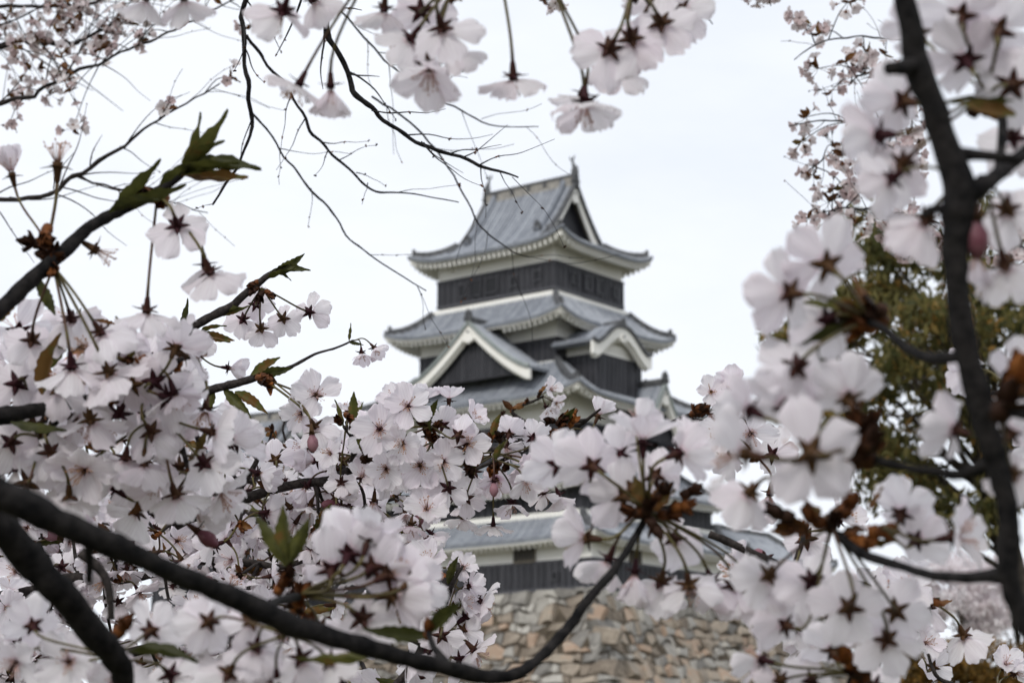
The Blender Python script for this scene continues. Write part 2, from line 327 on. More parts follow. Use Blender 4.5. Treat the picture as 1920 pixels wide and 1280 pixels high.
# top roof: hip-and-gable
def top_roof(parent, ao, bo, ze, zr, ar, sg, lift=.65, p=1.62, joined=False, fish=True):
    def pt(x, s, edge):      # front or back slope; edge 0..1 = how far along to the hip
        return zr - (zr - ze) * prof(s, p) + lift * max(0, s - .55) ** 2 / .2025 * abs(edge) ** 5
    def xe(s): return ar if s < sg else ar + (ao - ar) * (s - sg) / (1 - sg)
    top = MB(); sof = MB(); ribs = MB(); eb = MB(); stuff = MB()
    for sgn in (-1, 1):
        def f(u, v, dz=0):
            s = v; x = (u * 2 - 1) * xe(s); return Vector((x, sgn * bo * s, pt(x, s, u * 2 - 1) + dz))
        top.grid(lambda u, v: f(u, v), 24, 20)
        top.grid(lambda u, v: f(u, 1, -.15 * v), 24, 1)
        sof.grid(lambda u, v: f(u, v, -.2), 24, 20)
        eb.grid(lambda u, v: f(u, .98, -.15 - .13 * v), 24, 1)
        n = int(ao * 2 / .30)
        for i in range(n):
            x = -ao + (i + .5) * ao * 2 / n
            s0 = .02 if abs(x) < ar else sg + (1 - sg) * (abs(x) - ar) / (ao - ar)
            if s0 > .97: continue
            path = [Vector((x, sgn * bo * s, pt(x, s, x / xe(s)))) for s in [s0 + (1.01 - s0) * j / 9 for j in range(10)]]
            ribs.sweep(path, [(-.075, -.01), (-.06, .065), (0, .10), (.06, .065), (.075, -.01)])
        # gable-end skirt
        def h(u, v, dz=0):
            s = sg + (1 - sg) * v; return Vector((sgn * xe(s), (u * 2 - 1) * bo * s, pt(0, s, u * 2 - 1) + dz))
        top.grid(lambda u, v: h(u, v), 20, 10)
        top.grid(lambda u, v: Vector((sgn * (ar - .9 * v), (u * 2 - 1) * bo * sg, pt(0, sg, 0))), 20, 1)
        top.grid(lambda u, v: h(u, 1, -.15 * v), 20, 1)
        sof.grid(lambda u, v: h(u, v, -.2), 20, 10)
        eb.grid(lambda u, v: h(u, .97, -.15 - .13 * v), 20, 1)
        n = int(bo * 2 / .30)
        for i in range(n):
            y = -bo + (i + .5) * bo * 2 / n
            s0 = max(sg, abs(y) / bo)
            if s0 > .97: continue
            path = [Vector((sgn * xe(s), y, pt(0, s, y / (bo * s)))) for s in [s0 + (1.01 - s0) * j / 6 for j in range(7)]]
            ribs.sweep(path, [(-.075, -.01), (-.06, .065), (0, .10), (.06, .065), (.075, -.01)])
    roof = top.build('roof', M['tile'], parent, smooth=True)
    sof.build('soffit', M['wood'], roof, smooth=True); eb.build('eave_board', M['plaster'], roof)  # eave shadow is painted into the dark soffit colour here too
    tag(ribs.build('tile_rows', M['tile_rib'], roof), kind='stuff')
    sl_f = (pt(0, .85, 0) - pt(0, 1, 0)) / (.15 * bo)
    for k in range(4):
        half, inw = (ao, Vector((0, [1, 0, -1, 0][k], 0))) if k % 2 == 0 else (bo, Vector(([0, -1, 0, 1][k], 0, 0)))
        n = int(half * 2 / RAFT)
        for i in range(n):
            c = -half + (i + .5) * half * 2 / n
            z = pt(0, 1, c / half) - .22
            q = Vector({0: (c, -bo, z), 1: (ao, c, z), 2: (c, bo, z), 3: (-ao, c, z)}[k]) + inw * .1
            rafter_at(roof, q, inw, sl_f, max(.35, min(1.0, half - abs(c) + .1)), stuff if (k > 1 or joined) else None)
    tag(stuff.build('rafter_row', M['plaster'], roof), kind='stuff')
    # main ridge
    MB().box(-ar + .1, ar - .1, -.2, .2, zr - .25, zr + .38).build('ridge', M['ridge'], roof)
    MB().sweep([(-ar - .05, 0, zr + .36), (ar + .05, 0, zr + .36)], [(-.27, 0), (-.24, .1), (-.1, .2), (.1, .2), (.24, .1), (.27, 0)]).build('ridge_cap', M['tile_dark'], roof)
    for i in range(5):
        x = -ar + .9 + i * (2 * ar - 1.8) / 4
        MB().box(x - .13, x + .13, -.26, .26, zr + .02, zr + .3).build('ridge_crest', M['tile_dark'], roof)
    for sg_ in (-1, 1):
        ornament(roof, Vector((sg_ * (ar + .02), 0, zr - .12)), R(90) * sg_, 1.1)
        for sy in (-1, 1):
            sgf = sg
            # bargeboard, white, following the slope
            bb = MB()
            pts = [(s, sy * bo * s, pt(0, s, 0)) for s in [j / 12 * (sgf + .16) for j in range(13)]]
            xo = sg_ * (ar - .04)
            for j in range(12):
                (s0, y0, z0), (s1, y1, z1) = pts[j], pts[j + 1]
                h0, h1 = .52 + .25 * (s0 / sgf) ** 3, .52 + .25 * (s1 / sgf) ** 3
                xi = xo - sg_ * .14
                bb.add([(xo, y0, z0 - .18), (xo, y1, z1 - .18), (xo, y1, z1 - .18 - h1), (xo, y0, z0 - .18 - h0), (xi, y0, z0 - .18), (xi, y1, z1 - .18), (xi, y1, z1 - .18 - h1), (xi, y0, z0 - .18 - h0)],
                       [(0, 1, 2, 3), (7, 6, 5, 4), (0, 4, 5, 1), (3, 2, 6, 7)])
            bb.build('bargeboard', M['plaster'], roof)
            # tile roll along the gable edge, and the descending ridge beside it
            MB().sweep([Vector((sg_ * (ar + .02), y, z + .02)) for s, y, z in pts], [(-.12, -.1), (-.12, .1), (0, .17), (.12, .1), (.12, -.1)]).build('gable_edge', M['tile_dark'], roof)
            dp = [Vector((sg_ * (ar - .75), sy * bo * s, pt(0, s, 0) + .04)) for s in [j / 10 * .60 for j in range(11)]]
            MB().sweep(dp, RIDGE_PR).build('descending_ridge', M['tile_dark'] if joined else M['tile'], roof)
            ornament(roof, dp[-1] + Vector((0, 0, .1)), 0 if sy < 0 else R(180), .9)
            hp = [Vector((sg_ * xe(s), sy * bo * s, pt(0, s, 1) + .03)) for s in [sg + (1 - sg) * j / 8 for j in range(9)]]
            MB().sweep(hp[:8], RIDGE_PR).build('hip_ridge', M['tile_dark'], roof)
            d = hp[-1] - hp[0]; ornament(roof, hp[7] + Vector((0, 0, .06)), math.atan2(d.x, -d.y), .55)
        # recessed gable wall with boards
        gw = MB(); ys_ = [j / 10 * (sg + .02) for j in range(-10, 11)]; xg = sg_ * (ar - .62)
        zb = pt(0, sg, 0) - .2
        for j in range(20):
            y0, y1 = ys_[j] * bo, ys_[j + 1] * bo
            gw.add([(xg, y0, zb), (xg, y1, zb), (xg, y1, max(zb, pt(0, abs(ys_[j + 1]), 0) - .15)), (xg, y0, max(zb, pt(0, abs(ys_[j]), 0) - .15))], [(0, 1, 2, 3)])
        gwo = gw.build('gable_wall', M['boards'], roof)
        # carved pendant
        pr = [(0, -.95), (-.14, -.8), (-.3, -.82), (-.36, -.62), (-.26, -.48), (-.34, -.3), (-.2, -.05), (0, 0), (.2, -.05), (.34, -.3), (.26, -.48), (.36, -.62), (.3, -.82), (.14, -.8)]
        pg = MB(); pg.add([(sg_ * (ar + .03), a, zr - .45 + b) for a, b in pr] + [(sg_ * (ar - .1), a, zr - .45 + b) for a, b in pr],
                [tuple(range(14)), tuple(range(14, 28))[::-1]] + [(i, (i + 1) % 14, (i + 1) % 14 + 14, i + 14) for i in range(14)])
        po = pg.build('gable_pendant', M['plaster'], roof)
        MB().tube([(sg_ * (ar + .0), 0, zr - .72), (sg_ * (ar + .08), 0, zr - .72)], [.09, .07], 8).build('pendant_boss', M['tile_dark'], po)
        if fish:
            fb = MB(); x0 = sg_ * (ar - .05)
            cur = [(x0, 0, zr + .45), (x0 + sg_ * .05, 0, zr + .72), (x0 + sg_ * .02, 0, zr + .98), (x0 - sg_ * .10, 0, zr + 1.2), (x0 - sg_ * .14, 0, zr + 1.42)]
            fb.tube(cur, [.25, .24, .16, .10, .05], 8)
            fb.tube([(x0 - sg_ * .14, 0, zr + 1.38), (x0 - sg_ * .3, 0, zr + 1.56), (x0 - sg_ * .36, 0, zr + 1.74)], [.05, .07, .01], 5)
            fb.tube([(x0 - sg_ * .14, 0, zr + 1.38), (x0 - sg_ * .06, 0, zr + 1.6), (x0 + sg_ * .05, 0, zr + 1.76)], [.05, .07, .01], 5)
            fb.tube([(x0 + sg_ * .1, 0, zr + .8), (x0 + sg_ * .32, 0, zr + .98)], [.09, .01], 5)
            fb.tube([(x0 - sg_ * .1, 0, zr + .85), (x0 - sg_ * .3, 0, zr + .9)], [.08, .01], 5)
            fb.build('fish_finial', M['tile_dark'], roof)
    return roof
top_roof(castle, 6.0, 4.8, Z(32.55), Z(37.35), 3.5, .58)

def dormer(parent, org, ang, W, H, depth, curve='tri', wall_drop=0.0, fascia=.55, board=True):
    """gable facing local -Y: org = apex of the front edge"""
    m = Matrix.Translation(org) @ Matrix.Rotation(ang, 4, 'Z')
    if curve == 'tri': zf = lambda s: -H * prof(abs(s), 1.35)
    else: zf = lambda s: -H * (.5 - .5 * math.cos(math.pi * min(1, abs(s) / .92))) ** 1.25 + (.10 * H * max(0, abs(s) - .85) / .15)
    top = MB(); n = 24
    top.grid(lambda u, v: ((u * 2 - 1) * W, depth * v, zf(u * 2 - 1)), n, 4)
    top.grid(lambda u, v: ((u * 2 - 1) * W, depth * v, zf(u * 2 - 1) - .16), n, 4)
    for y in (0, depth): top.grid(lambda u, v: ((u * 2 - 1) * W, y, zf(u * 2 - 1) - .16 * v), n, 1)
    for x in (-1, 1): top.grid(lambda u, v: (x * W, depth * u, zf(x) - .16 * v), 2, 1)
    d = top.build('gable', M['tile'], parent, m, smooth=False)
    ribs = MB()
    for i in range(int(depth / .27)):
        y = .3 + i * .27
        if y > depth - .1: break
        for sx in (-1, 1):
            ribs.sweep([Vector((sx * W * s, y, zf(s))) for s in [.03 + .98 * j / 8 for j in range(9)]], [(-.075, -.01), (-.06, .065), (0, .10), (.06, .065), (.075, -.01)])
    tag(ribs.build('tile_rows', M['tile_rib'], d), kind='stuff')
    for sx in (-1, 1):
        bb = MB(); K = 14
        for j in range(K):
            s0, s1 = j / K, (j + 1) / K
            h0, h1 = fascia * (1 - .12 * s0 + .3 * s0 ** 4), fascia * (1 - .12 * s1 + .3 * s1 ** 4)
            q = []
            for y in (-.02, .16): q += [(sx * W * s0, y, zf(s0) - .17), (sx * W * s1, y, zf(s1) - .17), (sx * W * s1, y, zf(s1) - .17 - h1), (sx * W * s0, y, zf(s0) - .17 - h0)]
            bb.add(q, [(0, 1, 2, 3), (7, 6, 5, 4), (0, 4, 5, 1), (3, 2, 6, 7)])
        s1 = 1; bb.add([(sx * W, -.02, zf(1) - .17), (sx * W, .16, zf(1) - .17), (sx * W, .16, zf(1) - .17 - fascia * 1.18), (sx * W, -.02, zf(1) - .17 - fascia * 1.18)], [(0, 1, 2, 3)])
        bb.build('bargeboard', M['plaster'], d)
        MB().sweep([Vector((sx * W * s, -.04, zf(s) - .02)) for s in [j / 12 for j in range(13)]], [(-.1, -.1), (-.1, .08), (0, .14), (.1, .08), (.1, -.1)]).build('gable_edge', M['copper'] if curve == 'tri' else M['tile_dark'], d)
        # second, set-back moulding inside the board
        bm = MB()
        for j in range(K):
            s0, s1 = j / K * .94, (j + 1) / K * .94
            q = []
            for y in (.18, .3): q += [(sx * W * s0, y, zf(s0) - .2), (sx * W * s1, y, zf(s1) - .2), (sx * W * s1, y, zf(s1) - .2 - fascia * 1.22), (sx * W * s0, y, zf(s0) - .2 - fascia * 1.3)]
            bm.add(q, [(0, 1, 2, 3), (7, 6, 5, 4), (0, 4, 5, 1), (3, 2, 6, 7)])
        bm.build('moulding', M['plaster'], d)
    MB().sweep([(0, -.05, .02), (0, depth, .02)], RIDGE_PR).build('gable_ridge', M['tile_dark'], d)
    ornament(d, Vector((0, -.05, .02)), 0, 1.0 if curve == 'tri' else .6)
    gw = MB(); yg = .55
    for j in range(24):
        s0, s1 = -1 + j / 12, -1 + (j + 1) / 12; zb = zf(1) - .25 - wall_drop
        gw.add([(W * s0 * .96, yg, zb), (W * s1 * .96, yg, zb), (W * s1 * .96, yg, max(zb, zf(s1) - .12)), (W * s0 * .96, yg, max(zb, zf(s0) - .12))], [(0, 1, 2, 3)])
    go = gw.build('gable_wall', M['boards'] if board else M['plaster'], d)
    if board:
        k = int(2 * W / .3)
        for i in range(1, k):
            x = -W + i * 2 * W / k; zt = zf(x / W) - .2 - fascia * 1.15; zb = zf(1) - .2
            if zt - zb > .25: MB().box(x - .04, x + .04, yg - .05, yg - .003, zb, zt).build('batten', M['batten'], d)
    if curve == 'tri' or True:
        s = .95 if curve == 'tri' else .6
        pr = [(0, -.95), (-.14, -.8), (-.32, -.82), (-.42, -.6), (-.28, -.46), (-.34, -.3), (-.2, -.05), (0, 0), (.2, -.05), (.34, -.3), (.28, -.46), (.42, -.6), (.32, -.82), (.14, -.8)]
        z0 = -.17 - fascia * .55
        pg = MB(); pg.add([(a * s, -.09, z0 + b * s) for a, b in pr] + [(a * s, .1, z0 + b * s) for a, b in pr], [tuple(range(14)), tuple(range(14, 28))[::-1]] + [(i, (i + 1) % 14, (i + 1) % 14 + 14, i + 14) for i in range(14)])
        pg.build('gable_pendant', M['plaster'], d)
        MB().tube([(0, -.09, z0 - .16), (0, -.15, z0 - .16)], [.09, .07], 8).build('pendant_boss', M['tile_dark'], d)
    return d
# big triangular gable on the left face, small one on the right face, cusped gable over the projecting bay
dormer(castle, Vector((.75, -6.95, Z(27.65))), 0, 4.5, 3.2, 3.0, fascia=.52)
dormer(castle, Vector((9.0, 1.3, Z(24.2))), R(90), 2.6, 3.2, 3.2)
dormer(castle, Vector((8.15, -1.75, Z(27.3))), R(90), 3.0, 1.35, 3.0, curve='kara', fascia=.62, board=False)
bay = MB().box(5.2, 7.55, -3.4, .3, Z(25.5), Z(26.3)).build('bay_wall', M['plaster'], castle)
bb = MB().box(5.2, 7.63, -3.48, .38, Z(22.9), Z(25.5)).build('bay_weatherboard', M['boards'], castle)
bmh = MB().box(-.04, .04, -.05, .02, Z(23.0), Z(25.45)).mesh('batten', M['batten'])
for i in range(10): ob('batten', bmh, bb, Matrix.Translation((7.63, -3.4 + i * .42, 0)) @ Matrix.Rotation(R(90), 4, 'Z'))
for i in range(6): ob('batten', bmh, bb, Matrix.Translation((5.4 + i * .42, -3.48, 0)))

# annex on the right, small turret behind on the left
annex = empty('castle_annex', (CX, CY, BASE_Z), ROT); annex.location = castle.matrix_basis @ Vector((0, 0, 0))
tag(annex, 'low black and white castle wing attached to the right of the keep', 'building')
am = Matrix.Rotation(ROT, 4, 'Z')
annex.location = Vector((CX, CY, BASE_Z)) + am @ Vector((5.2, 12.6, 0))
tier(annex, 4.1, 5.4, 0, 1.65, 3.2, wins=[(1, -1.5, .9, 1.8, 2.5, 'w')])
Skirt(2.0, 3.0, 5.0, 5.2, 6.6, 3.0, .45).build(annex, joined=True)
MB().box(-2.1, 2.1, -3.1, 3.1, 4.6, 5.3).build('ridge', M['tile_dark'], annex)
tur = empty('corner_turret', tuple(P(470, 1000, 134)), R(-30)); tur.location.z = 12.0
tag(tur, 'small grey-roofed castle turret behind the blossoms left of the keep', 'turret')
tz = P(500, 893, 134).z - 12.0
tier(tur, 4.8, 4.1, 0, tz - 2.2, tz + .5)
top_roof(tur, 6.2, 5.4, tz, tz + 3.9, 3.9, .6, joined=True, fish=False)
MB().box(-5.2, 5.2, -4.5, 4.5, -8.5, 0).build('stone_plinth', M['stone_grey'], tur)

# stone base: battered core with single stones set into it
sw = empty('stone_wall', (CX, CY, 3.6), ROT)
tag(sw, 'battered wall of rough tan and grey stones under the keep', 'stone wall')
H0 = BASE_Z - 3.6; BAT = .30
core = MB()
def swp(side, u, h):          # point on the face: u metres along, h metres below the top
    o = BAT * h + .02 * h * h
    if side == 0: return Vector((u, -7.25 - o, H0 - h))
    return Vector((9.75 + o, u, H0 - h))
NRM = [Vector((0, -1, BAT)).normalized(), Vector((1, 0, BAT)).normalized()]
lo = [(-10 - 2.9, -7.25 - 3.2, 0), (9.75 + 3.2, -7.25 - 3.2, 0), (9.75 + 3.2, 19, 0), (-10 - 2.9, 19, 0)]
hi = [(-10, -7.15, H0 - .02), (9.65, -7.15, H0 - .02), (9.65, 18.3, H0 - .02), (-10, 18.3, H0 - .02)]
core.add(lo + hi, [(0, 3, 2, 1), (4, 5, 6, 7), (0, 1, 5, 4), (1, 2, 6, 5), (2, 3, 7, 6), (3, 0, 4, 7)])
core.build('wall_core', M['earth'], sw)
NR = [Vector((0, -1, BAT)).normalized(), Vector((1, 0, BAT)).normalized()]
def lay(side, u0, u1, h1):
    rows = [0.0]
    while rows[-1] < h1: rows.append(rows[-1] + rnd.uniform(.42, .95))
    def bh(r, u): return rows[r] + (.46 * noise.noise(Vector((u * .8, r * 7.3 + side * 3, 0))) + .18 * noise.noise(Vector((u * 2.6, r * 3.1, side))) if r else 0)
    for r in range(len(rows) - 1):
        ext = BAT * rows[r] + .02 * rows[r] ** 2; u = (u0 - (ext if side else 0)) + rnd.uniform(-.5, 0); sl0 = rnd.uniform(-.2, .2)
        while u < u1 + (0 if side else ext):
            wd = rnd.choice((.4, .6, .8, 1.1, 1.5)) * rnd.uniform(.8, 1.25); sl1 = rnd.uniform(-.2, .2) * min(1, wd); q = rnd.uniform(.012, .05)
            top = [u + sl0 + q, u + wd * rnd.uniform(.35, .65), u + wd + sl1 - q]; bot = [u - sl0 + q, u + wd * rnd.uniform(.35, .65), u + wd - sl1 - q]
            ring = [(x, bh(r, x) + q) for x in top] + [(x, bh(r + 1, x) - q) for x in bot[::-1]]
            yield side, ring, (r < 2 and rnd.random() < .85) or rnd.random() < .35
            u += wd; sl0 = sl1
def stone_mesh(b, side, ring, base):
    n_ = NR[side]; n = len(ring); c = (sum(x for x, y in ring) / n, sum(y for x, y in ring) / n)
    d0 = rnd.uniform(.04, .34); tx, ty = rnd.uniform(-.22, .22), rnd.uniform(-.30, .12); f = rnd.uniform(.68, .92)
    lo_ = [swp(side, x, h) - n_ * .25 - base for x, h in ring]; mid = [swp(side, x, h) + n_ * (d0 * .35) - base for x, h in ring]
    hi_ = [swp(side, c[0] + (x - c[0]) * f, c[1] + (h - c[1]) * f) + n_ * (d0 + tx * (x - c[0]) + ty * (h - c[1])) - base for x, h in ring]
    b.add(lo_ + mid + hi_, [(i + k * n, (i + 1) % n + k * n, (i + 1) % n + k * n + n, i + k * n + n) for k in (0, 1) for i in range(n)] + [tuple(range(2 * n, 3 * n))])
rootm = Matrix.Translation((CX, CY, 3.6)) @ Matrix.Rotation(ROT, 4, 'Z')
def pix(v):
    q = CR.transposed() @ (v - CO); return 960 + FPX * q.x / -q.z, 640 - FPX * q.y / -q.z
inview = []; rest = []
for st in list(lay(0, -13.2, 9.9, 5.6)) + list(lay(1, -7.4, 19.5, 5.6)):
    c = swp(st[0], sum(x for x, y in st[1]) / 6, sum(y for x, y in st[1]) / 6); x, y = pix(rootm @ c)
    (inview if (895 < x < 1450 and y < 1295) else rest).append((*st, c, max(p[0] for p in st[1]) - min(p[0] for p in st[1])))
inview.sort(key=lambda q: -q[4])
for side, ring, grey, c, w_ in inview[:300]:
    b = MB(); stone_mesh(b, side, ring, c); b.build('stone', M['stone_grey'] if grey else M['stone'], sw, Matrix.Translation(c))
rs = MB(); rg_ = MB()
for side, ring, grey, c, w_ in inview[300:] + rest: stone_mesh(rg_ if grey else rs, side, ring, Vector())
tag(rs.build('stone_courses', M['stone'], sw), kind='stuff'); tag(rg_.build('stone_courses', M['stone_grey'], sw), kind='stuff')
print('stones', len(inview), len(rest))

# ------------------------------------------------------------------ background trees
def foliage(mb, centre, rad, n, size, rr, flat=.75):
    for i in range(n):
        while True:
            v = Vector((rr.uniform(-1, 1), rr.uniform(-1, 1), rr.uniform(-1, 1)))
            if v.length < 1: break
        v = v * (.35 + .65 * v.length ** .5) if v.length > 0 else v
        c = centre + Vector((v.x * rad, v.y * rad, v.z * rad * flat))
        e = Euler((rr.uniform(0, 6.3), rr.uniform(0, 6.3), rr.uniform(0, 6.3))).to_matrix(); s = size * rr.uniform(.6, 1.35)
        a, b = e @ Vector((s, 0, 0)), e @ Vector((0, s * .45, 0)); k = e @ Vector((0, 0, s * .12))
        mb.add([c - a, c - b * .9 + k, c + a, c + b * .9 + k], [(0, 1, 2), (0, 2, 3)])
def tree(name, label, cat, base, height, crown_c, crown_r, nclump, nleaf, leaf, mat, seed, trunk_r=.28, clump=.9, shell=.5, flat=.8, extra=()):
    rr = random.Random(seed); root = empty(name, base); tag(root, label, cat)
    tr = MB(); base = Vector(base); cc = Vector(crown_c) - base
    tp = [Vector((0, 0, -.3)), Vector((.05, 0, height * .2)), cc * .45 + Vector((0, 0, .1)), cc * .8, cc + Vector((0, 0, crown_r * .5))]
    tr.tube(tp, [trunk_r * 1.25, trunk_r, trunk_r * .75, trunk_r * .45, trunk_r * .12], 10, .25)
    cl = []
    for i in range(nclump):
        while True:
            v = Vector((rr.uniform(-1, 1), rr.uniform(-1, 1), rr.uniform(-1, 1)))
            if shell < v.length < 1: break
        wob = 1 + .25 * noise.noise(v * 2.3 + Vector((seed, 0, 0)))
        cl.append(cc + Vector((v.x, v.y, v.z * flat)) * crown_r * wob)
    cl += [Vector(e) - base for e in extra]
    for c in cl[::2]:
        st = tp[2].lerp(tp[4], rr.uniform(0, .8)); md = st.lerp(c, .5) + Vector((0, 0, .12 * crown_r * rr.uniform(-.3, 1)))
        tr.tube([st, md, c], [trunk_r * .28, trunk_r * .16, trunk_r * .05], 5)
    tr.build('trunk', M['trunk'], root, smooth=True)
    cr = MB()
    for c in cl: foliage(cr, c, clump * rr.uniform(.65, 1.3), nleaf, leaf, rr)
    cr.build('crown', mat, root, fix=False)
    return root
et = P(1985, 900, 45); gzz = gz(et.x, et.y)
tree('evergreen_tree', 'tall olive-green broadleaf tree with rusty new leaves right of the keep', 'tree', (et.x, et.y, gzz), 13,
     P(1790, 690, 45), 3.9, 100, 175, .13, M['evergreen'], 5, .3, .72, .35, 1.0,
     [P(x, y, 45 + rnd.uniform(-1, 1)) for x, y in [(1650, 470), (1720, 450), (1600, 560), (1590, 640), (1640, 900), (1700, 950), (1760, 960), (1850, 960), (1560, 720), (1900, 450), (1830, 430), (1890, 560), (1880, 700), (1520, 640), (1480, 640)]])
for (px, py, d, r_, lab, sd) in [(1800, 1125, 150, 3.6, 'far pale pink cherry tree in full bloom above the rusty hedge', 11), (1905, 1110, 160, 3.2, 'far pale cherry tree in bloom at the right edge of the picture', 12), (1640, 1150, 155, 3.4, 'far pale cherry tree in bloom between the stone wall and the hedge', 13)]:
    c = P(px, py, d); t_ = tree('far_cherry_tree', lab, 'tree', (c.x, c.y, gz(c.x, c.y)), 6, c, r_ * 1.25, 60, 150, .24, M['farbloom'], sd, .25, 1.2, .2, .75)
    t_['group'] = 'far cherry trees in bloom'
hd = empty('hedge', tuple(P(1850, 1290, 62)), 0); hd.location.z = gz(hd.location.x, hd.location.y)
tag(hd, 'rusty orange clipped hedge low at the right edge', 'hedge')
hb = MB(); rr = random.Random(3)
for i in range(190):
    c = P(rr.uniform(1660, 2060), rr.uniform(1205, 1420), 62 + rr.uniform(-.8, .8)); foliage(hb, c - hd.location, .5, 150, .10, rr)
hb.build('foliage', M['hedge'], hd, fix=False)
sb = MB()
for x in (-1.5, .5, 2.5): sb.tube([(x, 0, -.2), (x, .1, 1.5), (x + .2, .1, 3.0)], [.09, .07, .03], 6)
sb.build('stem', M['trunk'], hd)

# ------------------------------------------------------------------ cherry blossom kit
def make_petal(seed, L_=.0176, W_=.0069, cup=.22, wave=.0009, nu=8, nv=8):
    rr = random.Random(seed); b = MB(); ph = rr.uniform(0, 6); tw = rr.uniform(-.18, .18); asym = rr.uniform(-.12, .12); nd = rr.uniform(.07, .15)
    def f(u, v):
        v = v * 2 - 1
        wid = W_ * (min(1, (u + .012) / .60) ** .62 if u < .6 else 1 - .36 * ((u - .6) / .4) ** 2.4)
        tip = 1 - nd * math.exp(-(v / .16) ** 2) * u ** 6 + .008 * math.cos(v * 9 + ph) * u ** 6
        x = .0016 + (L_ - .0016) * u * tip - .0046 * (1 - math.sqrt(max(0, 1 - v * v * .98))) * u ** 5
        y = v * wid * (1 + asym * v * u) + tw * .004 * u * u
        z = cup * L_ * (u ** 1.7) * .55 + .0022 * v * v * u ** .8 + wave * math.sin(5 * v + ph + 3 * u) * u + .0006 * math.sin(11 * v + 2 * ph) * u ** 3 - .0020 * max(0, u - .75) ** 1.5 * 8 * rr0
        return (x, y, z)
    rr0 = rr.uniform(-.6, 1)
    b.grid(f, nu, nv); return b
PETALS = [make_petal(i).mesh('petal', M['petal'], True, False) for i in range(7)]
PINKS = [make_petal(20 + i).mesh('petal', M['petal_pink'], True, False) for i in range(4)]
def make_calyx(seed):
    rr = random.Random(seed); b = MB()
    b.tube([(0, 0, -.0085), (0, 0, -.0070), (0, 0, -.0035), (0, 0, -.0012), (0, 0, .0004)], [.0007, .0013, .0017, .0021, .0023], 7)
    for k in range(5):
        a = 2 * math.pi * (k + .5) / 5 + rr.uniform(-.12, .12); ln = rr.uniform(.0061, .0074); wd = rr.uniform(.0014, .0018); dr = rr.uniform(-.0016, .0006)
        ca, sa = math.cos(a), math.sin(a)
        pr = [(.0012, .0014), (ln * .35, wd), (ln * .65, wd * .75), (ln, .00015)]
        vs = []
        for i, (r_, w_) in enumerate(pr):
            z = -.0013 + dr * (r_ / ln) ** 2
            for (s, dz) in ((-1, 0), (0, -.0007 * (1 - r_ / ln) - .0002), (1, 0)):
                vs.append((ca * r_ - sa * w_ * s, sa * r_ + ca * w_ * s, z + dz))
        n0 = len(b.v); fs = []
        for i in range(3):
            for j in range(2): fs.append((i * 3 + j, i * 3 + 3 + j, i * 3 + 4 + j, i * 3 + 1 + j))
            fs.append((i * 3, i * 3 + 2, i * 3 + 5, i * 3 + 3))
        b.add(vs, fs)
    return b.mesh('blossom', M['calyx'], True)
CALYX = [make_calyx(i) for i in range(5)]
def make_stamens(seed):
    rr = random.Random(seed); b = MB()
    for k in range(22):
        a = rr.uniform(0, 6.28); sp = rr.uniform(.15, .62); ln = rr.uniform(.006, .0098)
        d = Vector((math.cos(a) * math.sin(sp), math.sin(a) * math.sin(sp), math.cos(sp)))
        p0 = Vector((math.cos(a) * .0009, math.sin(a) * .0009, 0)); p1 = p0 + d * ln
        b.tube([p0, p0 + d * ln * .5 + Vector((0, 0, .0004)), p1], [.00016, .00014, .00011], 3)
        b.tube([p1 - d * .0004, p1 + d * .0001, p1 + d * .0007], [.0002, .00045, .0002], 4)
    return b.mesh('stamens', M['stamen'], True)
STAMENS = [make_stamens(i) for i in range(3)]
bb_ = MB(); bb_.tube([(0, 0, -.001), (0, 0, .001), (0, 0, .004), (0, 0, .008), (0, 0, .0115), (0, 0, .0128)], [.0018, .0024, .0040, .0042, .0022, .0006], 9)
BUD = bb_.mesh('bud_petals', M['bud'], True)
def make_leaf(seed, ln=.034, wd=.0064, fold=.8, mat='leaf'):
    rr = random.Random(seed); b = MB(); bend = rr.uniform(-.25, .45); tw = rr.uniform(-.5, .5)
    def f(u, v):
        v = v * 2 - 1; w_ = wd * math.sin(math.pi * min(1, u ** .85 + .02)) ** .9 + .0005
        ser = 1 + .10 * ((int(u * 14) % 2) * 2 - 1) * abs(v)
        y = v * w_ * math.cos(fold) * ser; z = abs(v) * w_ * math.sin(fold) + bend * ln * u * u + .0006 * math.sin(18 * u + 3 * v)
        a = tw * u; return (ln * u, y * math.cos(a) - z * math.sin(a), y * math.sin(a) + z * math.cos(a))
    b.grid(f, 14, 4); return b.mesh('leaf', M[mat], True, False)
LEAVES = [make_leaf(i) for i in range(5)]; BRONZE = [make_leaf(40 + i, .016, .0042, .6, 'bronze') for i in range(4)]
def make_scales(seed):
    rr = random.Random(seed); b = MB()
    for k in range(9):
        a = rr.uniform(0, 6.28); sp = rr.uniform(.3, 1.3); ln = rr.uniform(.005, .009); e = Matrix.Rotation(a, 3, 'Z') @ Matrix.Rotation(-sp, 3, 'Y')
        def f(u, v):
            v = v * 2 - 1; w_ = .0024 * math.sin(math.pi * min(1, u * .8 + .18)) + .0002
            return e @ Vector((ln * u, v * w_, .0014 * v * v + .002 * u * u))
        b.grid(f, 4, 3)
    b.tube([(0, 0, -.003), (0, 0, 0), (0, 0, .003)], [.0022, .0028, .0012], 7)
    return b.mesh('bud_scales', M['scale'], True, False)
SCALES = [make_scales(i) for i in range(5)]
